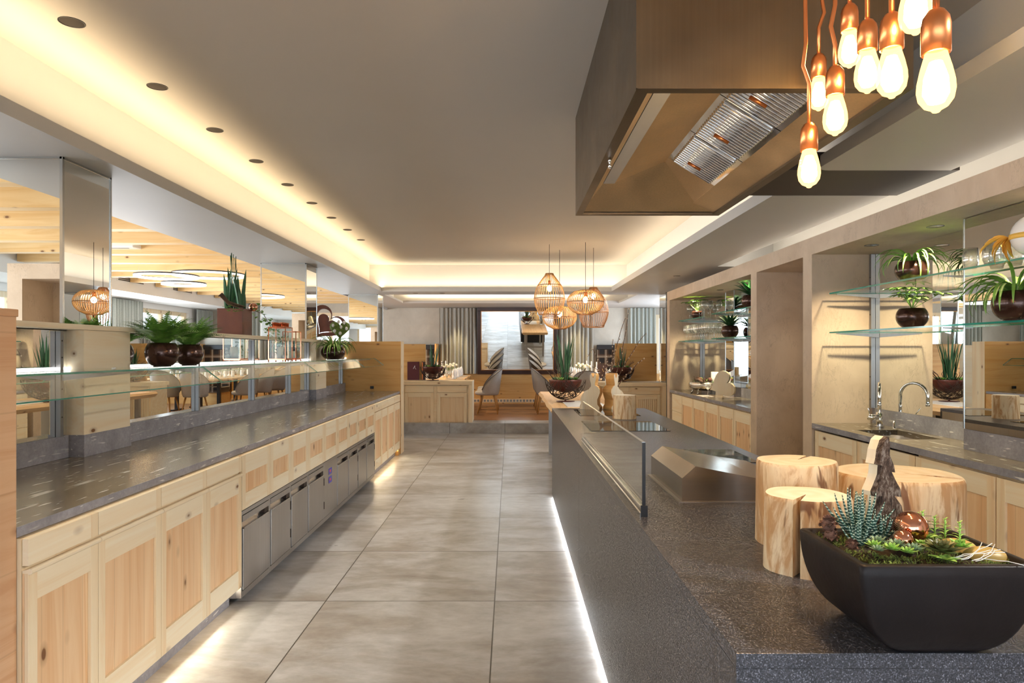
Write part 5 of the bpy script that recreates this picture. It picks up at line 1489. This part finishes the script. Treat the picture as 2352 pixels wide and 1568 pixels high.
# glass vase with budding branches
t = thing('branch_vase', 'glass cylinder vase with tall budding branches behind the rabbits', 'vase', (1.215, 8.10, .9055))
MB().lathe([(0, 0), (.07, 0), (.07, .30), (.066, .30), (.066, .015), (0, .015)], (1.215, 8.10, .9055), 28).build('glass_cylinder', 'glass_clear', t)
m = MB(); rr = random.Random(15)
tips = [(.50, .95), (.42, 1.06), (-.08, .72), (.30, .98), (.02, .80), (.85, .90), (.62, .58), (-.30, .72), (-.12, .42), (.26, .55)]
tips = [(-.33, .66), (-.23, .40), (.02, .72), (.17, .98), (.23, 1.10), (.43, .80), (.36, .50), (-.05, .52)]
bud = m
for i, (dx, dz) in enumerate(tips):
    b0 = Vector((1.215 + rr.uniform(-.02, .02), 8.10 + rr.uniform(-.02, .02), .925)); pts = []
    bow = rr.uniform(-.08, .08)
    for k in range(9):
        u = k / 8; pts.append(b0 + Vector((dx * u ** 1.5 + bow * math.sin(PI * u), rr.uniform(-.01, .01) + .1 * u * (i % 3 - 1), dz * u + .01 * math.sin(k * 2))))
    if i == 0: pts[-1] = pts[-2] + Vector((-.05, 0, -.06)); pts[-2].z += .03
    m.mi = 0; m.tube(pts, .007, 6, .0028); m.mi = 1
    for k in range(3, 9):
        p = pts[k]; bud.ball((p.x + rr.uniform(-.012, .012), p.y, p.z + rr.uniform(-.01, .01)), .007, 6, 1.5)
        q = pts[k - 1] * .5 + p * .5; bud.ball((q.x + rr.uniform(-.012, .012), q.y, q.z), .006, 6, 1.5)
m.build('branches', ['bark_twig', 'birch'], t)

# ================================================================ rattan pendants
def rattan(c, prof, nrib, label, ringz, mat='rattan', bulb_z=.5, rib_r=.0045):
    x, y, zb = c; h = prof[-1][1]
    t = thing('rattan_pendant', label, 'pendant lamp', c, 'rattan pendant lamps')
    m = MB()
    def rad(z):
        for (r0, z0), (r1, z1) in zip(prof, prof[1:]):
            if z0 <= z <= z1: return r0 + (r1 - r0) * (z - z0) / (z1 - z0)
        return prof[-1][0]
    P = [(r, z) for r, z in prof]
    for k in range(nrib):
        a_ = 2 * PI * k / nrib
        m.tube([(x + r * math.cos(a_), y + r * math.sin(a_), zb + z) for r, z in P], rib_r, 4)
    m.build('cane_ribs', mat, t)
    for z in ringz:
        r = rad(z)
        MB().tube([(x + r * math.cos(2 * PI * k / 40), y + r * math.sin(2 * PI * k / 40), zb + z) for k in range(40)], .006, 5, closed=True).build('cane_ring', 'rattan_dark', t)
    MB().tube([(x, y, zb + h * bulb_z + .14), (x, y, HC)], .0035, 6).build('cord', 'black', t)
    MB().cyl((x, y, zb + h * bulb_z + .08), (x, y, zb + h * bulb_z + .15), .022, seg=12).build('socket', 'copper', t)
    MB().ball((x, y, zb + h * bulb_z + .035), .036, 14, 1.25).build('bulb', 'filament_small', t)
    point('rattan_light', (x, y, zb + h * bulb_z + .03), 14, (1.0, .74, .44), .04)
def smooth(pts, n=18):
    out = []
    z0, z1 = pts[0][1], pts[-1][1]
    for i in range(n + 1):
        z = z0 + (z1 - z0) * i / n
        # catmull-rom in z
        for j in range(len(pts) - 1):
            if pts[j][1] <= z <= pts[j + 1][1] + 1e-9: break
        p0 = pts[max(0, j - 1)]; p1 = pts[j]; p2 = pts[j + 1]; p3 = pts[min(len(pts) - 1, j + 2)]
        u = (z - p1[1]) / (p2[1] - p1[1])
        r = .5 * (2 * p1[0] + (p2[0] - p0[0]) * u + (2 * p0[0] - 5 * p1[0] + 4 * p2[0] - p3[0]) * u * u + (3 * p1[0] - p0[0] - 3 * p2[0] + p3[0]) * u ** 3)
        out.append((r, z))
    return out
drop = smooth([(.155, 0), (.205, .12), (.225, .24), (.19, .40), (.11, .52), (.055, .60)])
flat = smooth([(.10, 0), (.19, .045), (.25, .12), (.265, .19), (.235, .27), (.16, .335), (.07, .35)])
rattan((.582, 9.92, 2.05), drop, 36, 'tall drop-shaped rattan pendant, leftmost of the four', (.0, .235, .43, .6), bulb_z=.58)
rattan((.77, 10.46, 1.857), flat, 48, 'low flat rattan pendant hanging lowest between the drop-shaped ones', (.0, .18, .35), bulb_z=.55)
rattan((1.09, 9.73, 2.04), flat, 48, 'flat round rattan pendant, brightest and right of the centre', (.0, .18, .35), bulb_z=.5)
rattan((1.27, 10.25, 1.877), drop, 36, 'brown drop-shaped rattan pendant behind the flat one', (.0, .235, .43, .6), 'rattan_dark', bulb_z=.72)

# ================================================================ back cabinets in front of the platform
def back_cabinet(x0, x1, Y, doors, label, slat=False):
    t = thing('sideboard', label, 'sideboard', ((x0 + x1) / 2, Y + .2, 0), 'pine sideboards in front of the platform')
    MB().box(x0 - .03, x1 + .04, Y - .03, Y + .62, .885, .955, bev=.004).build('top', 'pine_x', t)
    MB().box(x1 - .03, x1 + .04, Y - .03, Y + .60, 0, .885).build('end_board', 'pine_z', t)
    MB().box(x0, x1 - .03, Y + .02, Y + .60, .10, .885).build('body', 'pine_x', t)
    MB().box(x0, x1 - .03, Y + .06, Y + .5, 0, .10).build('plinth', 'stone_edge', t)
    for a_, b_ in doors:
        MB().box(a_ + .004, b_ - .004, Y, Y + .02, .745, .875, bev=.002).build('drawer', 'pine_x', t)
        door_y(t, Y, a_, b_, .105, .738, slats=11 if slat else 0)
    return t
back_cabinet(-2.6, -.74, 12.60, [(-2.58, -1.97), (-1.96, -1.42), (-1.36, -.80)], 'pale pine sideboard left of the platform step')
back_cabinet(1.55, 2.74, 12.02, [(1.57, 2.12), (2.16, 2.68)], 'pale pine sideboard with slatted doors right of the platform step', True)
# tall pine backs and plaid benches
tag(MB().box(-3.0, -1.655, 13.24, 13.29, .185, 1.655).build('room_divider', 'larch_x'), 'pine divider board behind the left sideboard', 'divider')
tag(MB().box(1.98, 2.76, 12.68, 12.73, 0, 1.66).build('room_divider', 'larch_x'), 'knotty pine divider board with the power socket, right back', 'divider')
t = thing('socket', 'small steel power socket on the right pine divider board', 'socket', (2.23, 12.67, 1.05))
MB().box(2.18, 2.27, 12.668, 12.679, 1.00, 1.09, bev=.002).build('plate', 'steel', t)
MB().cyl((2.225, 12.668, 1.045), (2.225, 12.664, 1.045), .026, seg=16).build('insert', 'black', t)
def plaid_bench(x0, x1, Y, label):
    t = thing('upholstered_bench', label, 'bench', ((x0 + x1) / 2, Y, .185), 'black plaid benches')
    MB().box(x0, x1, Y, Y + .12, .55, 1.56, bev=.01).build('backrest', 'tartan', t)
    MB().box(x0, x1, Y + .002, Y + .118, 1.56, 1.68, bev=.01).build('head_roll', 'black', t)
    MB().box(x0, x1, Y - .5, Y, .50, .64, bev=.02).build('seat', 'tartan', t)
    MB().box(x0 + .02, x1 - .02, Y - .46, Y + .1, .185, .50).build('base', 'larch_x', t)
    MB().box(x1, x1 + .04, Y - .5, Y + .14, .185, 1.70).build('end_board', 'larch_x', t)
plaid_bench(-3.0, -1.84, 17.01, 'black plaid bench against the back wall, left of the curtain')
plaid_bench(2.20, 2.88, 17.01, 'black plaid bench against the back wall behind the right wire bowl')

# burgundy menus on the left sideboard
for i, (x, w, mt, lb) in enumerate(((-1.88, .23, 'menu', 'burgundy menu folder with pale script leaning at the left end of the sideboard'), (-1.68, .07, 'menu_brown', 'narrow dark brown folder beside the burgundy menu'))):
    t = thing('menu_folder', lb, 'menu', (x, 13.16, .9555))
    MB().box(x - w / 2, x + w / 2, 13.14, 13.17, .9555, 1.31).build('cover', mt, t)
    if i == 0: MB().tube([(x + .00, 13.138, 1.17), (x + .02, 13.138, 1.21), (x + .03, 13.138, 1.235), (x + .035, 13.138, 1.18), (x + .055, 13.138, 1.165)], .004, 4).build('script_letter', 'white_gloss', t)
    else: MB().box(x - .03, x - .012, 13.138, 13.14, .96, 1.30).build('stripe', 'copper', t)

# shell chairs
def make_chair():
    t = thing('shell_chair', '', 'chair', (0, 0, 0))
    # seat faces -x (toward the table)
    m = MB(); m.sm = True; n = 22; rows = []
    for k in range(n + 1):
        a_ = R(-118 + 236 * k / n); f = max(0.0, math.cos(a_ * 90 / 118)); zt_ = .52 + .42 * f ** .75
        row = []
        for z_, rx in ((.40, .88), (.46, .97), (.46 + (zt_ - .46) * .5, 1.03), (zt_, 1.10)):
            x_ = .245 * math.cos(a_) * rx; y_ = .255 * math.sin(a_) * rx
            row.append((x_ + .03 * (z_ - .4) / .5, y_, z_))
        rows.append(row)
    out = []
    for row in rows:
        o_ = [m.b.verts.new(p) for p in row]
        i_ = [m.b.verts.new((p[0] * .88, p[1] * .88, p[2] - (.006 if q == 3 else 0))) for q, p in enumerate(row)]
        out.append((o_, i_))
    for (a1, b1), (a2, b2) in zip(out, out[1:]):
        for q in range(3): m._f([a1[q], a2[q], a2[q + 1], a1[q + 1]]); m._f([b1[q], b1[q + 1], b2[q + 1], b2[q]])
        m._f([a1[3], a2[3], b2[3], b1[3]]); m._f([a1[0], b1[0], b2[0], a2[0]])
    for e in (out[0], out[-1]):
        for q in range(3): m._f([e[0][q], e[0][q + 1], e[1][q + 1], e[1][q]])
    s_ = m.build('back_shell', 'felt_grey', t)
    MB().tube([Vector(r_[3]) * 1.0 for r_ in rows], .006, 5).build('piping', 'felt_dark', s_)
    m = MB().lathe([(0, .40), (.20, .40), (.235, .42), (.235, .465), (.21, .485), (0, .49)], (-.02, 0, 0), 28, 1.08, 1.0); m.build('seat', 'felt_grey', t)
    for sx, sy in ((-1, -1), (-1, 1), (1, -1), (1, 1)): MB().tube([(sx * .13, sy * .13, .41), (sx * .215, sy * .20, 0)], .020, 8, .011).build('leg', 'oak_leg', t)
    return t
PZ0 = .185
chair = make_chair(); used = [False]
def place_chair(x, y, rz, z, label, group):
    if not used[0]:
        used[0] = True; chair.location = (x, y, z); chair.rotation_euler = (0, 0, rz); chair['label'] = label; chair['group'] = group; return chair
    c = dup(chair, (x, y, z), rz, label); c['group'] = group; return c
def table_set(side, cy, idx):
    """table along x against the side; chair on the aisle side"""
    x0, x1 = (-2.9, -.95) if side < 0 else (1.25, 3.0)
    nm = 'left' if side < 0 else 'right'
    t = thing('dining_table', 'oak dining table on the platform, %s side, %s row' % (nm, ['front', 'middle', 'rear'][idx]), 'table', ((x0 + x1) / 2, cy, PZ0), 'dining tables on the platform')
    MB().box(x0, x1, cy - .36, cy + .36, PZ0 + .71, PZ0 + .745, bev=.004).build('tabletop', 'slab', t)
    for lx_ in (x0 + .45, x1 - .35):
        MB().box(lx_ - .04, lx_ + .04, cy - .25, cy + .25, PZ0, PZ0 + .03).box(lx_ - .035, lx_ + .035, cy - .035, cy + .035, PZ0 + .03, PZ0 + .71).build('leg', 'black', t)
    zt_ = PZ0 + .7452; xe = x1 - .22 if side < 0 else x0 + .22
    row = ['front', 'middle', 'rear'][idx]; plc = ['near aisle place', 'far aisle place', 'near inner place', 'far inner place']
    for j, (px, py) in enumerate(((xe, cy - .2), (xe, cy + .2), (xe - side * -.62, cy - .2), (xe - side * -.62, cy + .2))):
        px = xe + side * (0 if j < 2 else .62)
        tag(MB().box(px - .17, px + .17, py - .13, py + .13, zt_, zt_ + .003).build('place_mat', 'felt_grey'), 'grey place mat on the %s row %s dining table, %s' % (row, nm, plc[j]), 'place mat', 'place mats on the dining tables')
        m = MB().lathe([(0, 0), (.035, 0), (.04, .05), (.028, .055), (.038, .10), (.030, .16), (.012, .205), (0, .22)], (px, py, zt_ + .003), 10)
        m.box(px - .038, px + .038, py - .004, py + .004, zt_ + .004, zt_ + .12)
        tag(m.build('folded_napkin', 'linen'), 'white napkin folded upright on the %s row %s dining table, %s' % (row, nm, plc[j]), 'napkin', 'folded napkins on the dining tables')
        o = dup(wg, (px + side * .14, py + .05, zt_), scale=.75); tag(o, 'wine glass beside a napkin on the %s row %s dining table, %s' % (row, nm, plc[j]), 'wine glass', 'wine glasses on the dining tables')
    cx_ = xe + side * .36
    t = thing('candlestick', 'white candlestick with slim candle on the %s row %s dining table' % (row, nm), 'candlestick', (cx_, cy - .05, zt_), 'candlesticks on the dining tables')
    MB().lathe([(0, 0), (.045, 0), (.04, .015), (.018, .05), (.022, .11), (.045, .135), (.012, .14), (0, .14)], (cx_, cy - .05, zt_), 14).build('holder', 'white_gloss', t)
    MB().cyl((cx_, cy - .05, zt_ + .14), (cx_, cy - .05, zt_ + .36), .010, seg=8).build('candle', 'linen', t)
    vx = xe + side * .17
    t = thing('rose_vase', 'small glass vase of cream roses on the %s row %s dining table' % (row, nm), 'flowers', (vx, cy, zt_), 'cream roses on the dining tables')
    MB().lathe([(0, 0), (.025, 0), (.03, .14), (.028, .14), (.023, .01), (0, .01)], (vx, cy, zt_), 14).build('vase', 'glass_clear', t)
    for q, (dx, dy, dz) in enumerate(((0, 0, .27), (.06, .03, .24), (-.06, -.02, .23))):
        MB().tube([(vx, cy, zt_ + .02), (vx + dx, cy + dy, zt_ + dz)], .003, 5).build('stem', 'green', t)
        m = MB().ball((vx + dx, cy + dy, zt_ + dz + .02), .034, 10, .8)
        for k in range(8): m.blade((vx + dx, cy + dy, zt_ + dz), k * .8, .055, .045, .9, -.8, 4, .3)
        m.build('rose', 'flower', t)
    if idx == 0 or side < 0 and idx == 1:
        t = thing('menu_folder', 'dark brown menu with gold letter on the %s row %s dining table' % (row, nm), 'menu', (vx + side * .3, cy + .2, zt_), 'menus on the dining tables')
        mx_ = vx + side * .36
        MB().box(mx_ - .11, mx_ + .11, cy + .24, cy + .26, zt_, zt_ + .30).build('cover', 'menu_brown', t)
        MB().tube([(mx_ - .01, cy + .238, zt_ + .21), (mx_ + .01, cy + .238, zt_ + .16), (mx_ + .03, cy + .238, zt_ + .14)], .005, 4).build('gold_letter', 'gold', t)
for idx, cy in enumerate((14.30, 15.22, 16.14)):
    for side in (-1, 1):
        table_set(side, cy, idx)
rows = ['front', 'middle', 'rear']
for idx, cy in enumerate((14.42, 15.34, 16.24)):
    place_chair(-.47 if idx < 2 else -.5, cy, 0, PZ0, 'grey felt shell chair on the left of the platform aisle, %s row' % rows[idx], 'grey chairs on the platform')
    place_chair(.80, cy, PI, PZ0, 'grey felt shell chair on the right of the platform aisle, %s row' % rows[idx], 'grey chairs on the platform')
for i, x in enumerate((1.55, 2.15)):
    place_chair(x, 13.75, -PI / 2, PZ0, 'grey felt shell chair in front of the front right table, %s one' % ('left' if i == 0 else 'right'), 'grey chairs on the platform')
# wall panelling, grille, tilted mirror
struct('wall_wainscot', MB().box(-2.8, 4.5, 17.16, 17.2, PZ0, .95), 'larch_x')
t = thing('air_grille', 'long perforated air grille at the foot of the back wall', 'grille', (.5, 17.15, .21))
m = MB().box(-1.8, 2.6, 17.150, 17.159, .215, .31); gb = m.build('frame', 'pinepanel_zx', t)
for k in range(52): MB().box(-1.74 + k * .083, -1.69 + k * .083, 17.146, 17.150, .235, .29).build('slot', 'grille', t)
t = thing('wall_mirror', 'large dark-framed mirror leaning forward on the back wall', 'mirror', (.19, 17.1, .94))
rx = Matrix.Translation((.19, 17.14, .94)) @ Matrix.Rotation(R(5.3), 4, 'X')
W_, H_ = 1.01, 1.69
f = MB()
f.box(-W_, W_, -.04, 0, 0, .10, bev=.006).box(-W_, W_, -.04, 0, H_ - .09, H_, bev=.006).box(-W_, -W_ + .09, -.04, 0, .10, H_ - .09, bev=.006).box(W_ - .09, W_, -.04, 0, .10, H_ - .09, bev=.006)
fr_ = f.xf(rx).build('frame', 'dark_frame', t)
f = MB(); w2, h2 = W_ - .09, H_ - .09
f.box(-w2, w2, -.042, -.02, .10, .116).box(-w2, w2, -.042, -.02, h2 - .016, h2).box(-w2, -w2 + .016, -.042, -.02, .116, h2 - .016).box(w2 - .016, w2, -.042, -.02, .116, h2 - .016)
f.xf(rx).build('beaded_edge', 'gold_bead', fr_)
MB().box(-w2 + .01, w2 - .01, -.022, -.015, .11, h2 - .01).xf(rx).build('mirror_glass', 'mirror', t)

def curtain_panel(name, x0, x1, z0, z1, plane, pos, folds, mat, label, grp, seed=0):
    t = thing(name, label, 'curtain', ((x0 + x1) / 2, pos, z0) if plane == 'y' else (pos, (x0 + x1) / 2, z0), grp)
    m = MB(); m.sm = True; n = folds * 8; rr = random.Random(seed); ph = rr.uniform(0, 6)
    vs = []
    for k in range(n + 1):
        u = k / n; a_ = 2 * PI * folds * u
        d = .065 * math.sin(a_ + .8 * math.sin(a_ * .37 + ph)) ; col = []
        for q in range(6):
            w = q / 5; amp = .55 + .45 * (1 - w) ; xx = x0 + (x1 - x0) * u + .006 * math.sin(a_ * 2 + w * 3); dd = d * amp
            z = z0 + (z1 - z0) * w
            col.append(m.b.verts.new((xx, pos + dd, z) if plane == 'y' else (pos + dd, xx, z)))
        vs.append(col)
    for a_, b_ in zip(vs, vs[1:]):
        for q in range(5): m._f([a_[q], b_[q], b_[q + 1], a_[q + 1]])
    m.build('fabric', mat, t)
GCU = 'floor-length curtains on the back wall'
curtain_panel('curtain', -1.78, -.86, .95, 2.61, 'y', 17.05, 9, 'curtain', 'grey-gold curtain hanging left of the leaning mirror', GCU, 1)
curtain_panel('curtain', 1.24, 2.10, .95, 2.61, 'y', 17.05, 8, 'curtain', 'grey-gold curtain hanging right of the leaning mirror', GCU, 2)
curtain_panel('curtain', 2.98, 3.68, .95, 2.61, 'y', 17.05, 7, 'curtain2', 'sage grey curtain left of the narrow right window', GCU, 3)
curtain_panel('curtain', 4.05, 4.45, .95, 2.61, 'y', 17.06, 5, 'curtain', 'yellowish curtain right of the narrow right window', GCU, 4)
for i, (a_, b_) in enumerate(((12.75, 13.75), (16.15, 17.0), (9.1, 10.1), (5.5, 6.5), (1.9, 2.9))):
    curtain_panel('curtain', a_, b_, .1, 2.52, 'x', -7.50, 10, 'curtain2', ['sage curtain left of the dining room window', 'sage curtain in the far corner of the dining room', 'sage curtain between dining room windows behind the mirrored column', 'sage curtain beside a nearer dining room window', 'nearest sage curtain of the dining room'][i], 'dining room curtains', 10 + i)
curtain_panel('curtain', -6.55, -5.9, .01, 2.9, 'y', 17.06, 7, 'curtain2', 'sage curtain on the back wall of the dining room', 'dining room curtains', 20)

for _x in (-1.32, 1.67): spot('curtain_spot', (_x, 16.75, 2.60), (0, 0, 0), 45, (1.0, .80, .45), 60, .8, .03)

# ================================================================ dining room ceiling: beams, vents, ring lamps
yb = [-4.2 + .84 * k for k in range(26)]
for y in yb:
    if y > 17: break
    struct('ceiling_beam', MB().box(-6.58, -3.15, y - .07, y + .07, 2.71, 2.995), 'beam')
for i, y in enumerate((10.15, 11.75, 13.6, 8.4)):
    t = thing('air_vent', 'slatted ventilation grille in the dining room bulkhead, ' + ['second nearest', 'third nearest', 'farthest', 'nearest'][i], 'vent', (-6.59, y, 2.76), 'ventilation grilles')
    MB().box(-6.599, -6.592, y - .42, y + .42, 2.70, 2.83).build('frame', 'white', t)
    m = MB()
    for r_ in range(4): m.box(-6.592, -6.586, y - .39, y + .39, 2.715 + r_ * .027, 2.731 + r_ * .027)
    m.build('slats', 'black', t)
for i, (x, y, z) in enumerate(((-5.0, 8.48, 2.765), (-5.3, 14.75, 2.765))):
    t = thing('ceiling_cassette', 'white ceiling air cassette between dining room beams, %s' % ('nearer one' if i == 0 else 'farther one'), 'air conditioner', (x, y, z), 'ceiling air cassettes')
    MB().box(x - .45, x + .45, y - .33, y + .33, z, z + .05, bev=.01).build('panel', 'white_gloss', t)
    MB().box(x - .35, x + .35, y - .26, y - .23, z - .002, z).build('slot', 'black', t)
def ring_lamp(x, y, z, r, label):
    t = thing('ring_lamp', label, 'pendant lamp', (x, y, z), 'ring lamps in the dining room')
    MB().lathe([(r, 0), (r + .004, .001), (r + .004, .018), (r - .03, .018), (r - .03, .014), (r, .012), (r, 0)], (x, y, z), 56).build('ring', 'black', t)
    MB().lathe([(r - .030, -.022), (r + .002, -.022), (r + .002, -.001), (r - .030, .012), (r - .030, -.022)], (x, y, z), 56).build('diffuser', 'led_ring', t)
    for k in range(3):
        a_ = 2 * PI * k / 3; MB().cyl((x + (r - .01) * math.cos(a_), y + (r - .01) * math.sin(a_), z + .04), (x + (r - .01) * math.cos(a_), y + (r - .01) * math.sin(a_), 2.705), .0015, seg=4).build('wire', 'steel', t)
ring_lamp(-4.98, 9.8, 2.60, .43, 'left medium ring lamp under the beams')
ring_lamp(-4.50, 10.1, 2.655, .51, 'largest ring lamp under the beams')
ring_lamp(-4.78, 9.9, 2.50, .30, 'smallest ring lamp hanging below the other two')
ring_lamp(-4.45, 13.9, 2.52, .40, 'distant ring lamp beyond the second mirrored column')
ring_lamp(-4.9, 3.0, 2.6, .45, 'ring lamp in the near part of the dining room')

# clay plaster block seen in the column mirrors
m = MB().box(-5.05, -4.90, .10, .62, 0, 2.39).box(-3.6, -3.45, .10, .62, 0, 2.39).box(-4.90, -3.6, .10, .62, 2.235, 2.39).box(-4.90, -3.6, .10, .16, 0, 2.235)
struct('wall_plaster_block', m, 'plaster')
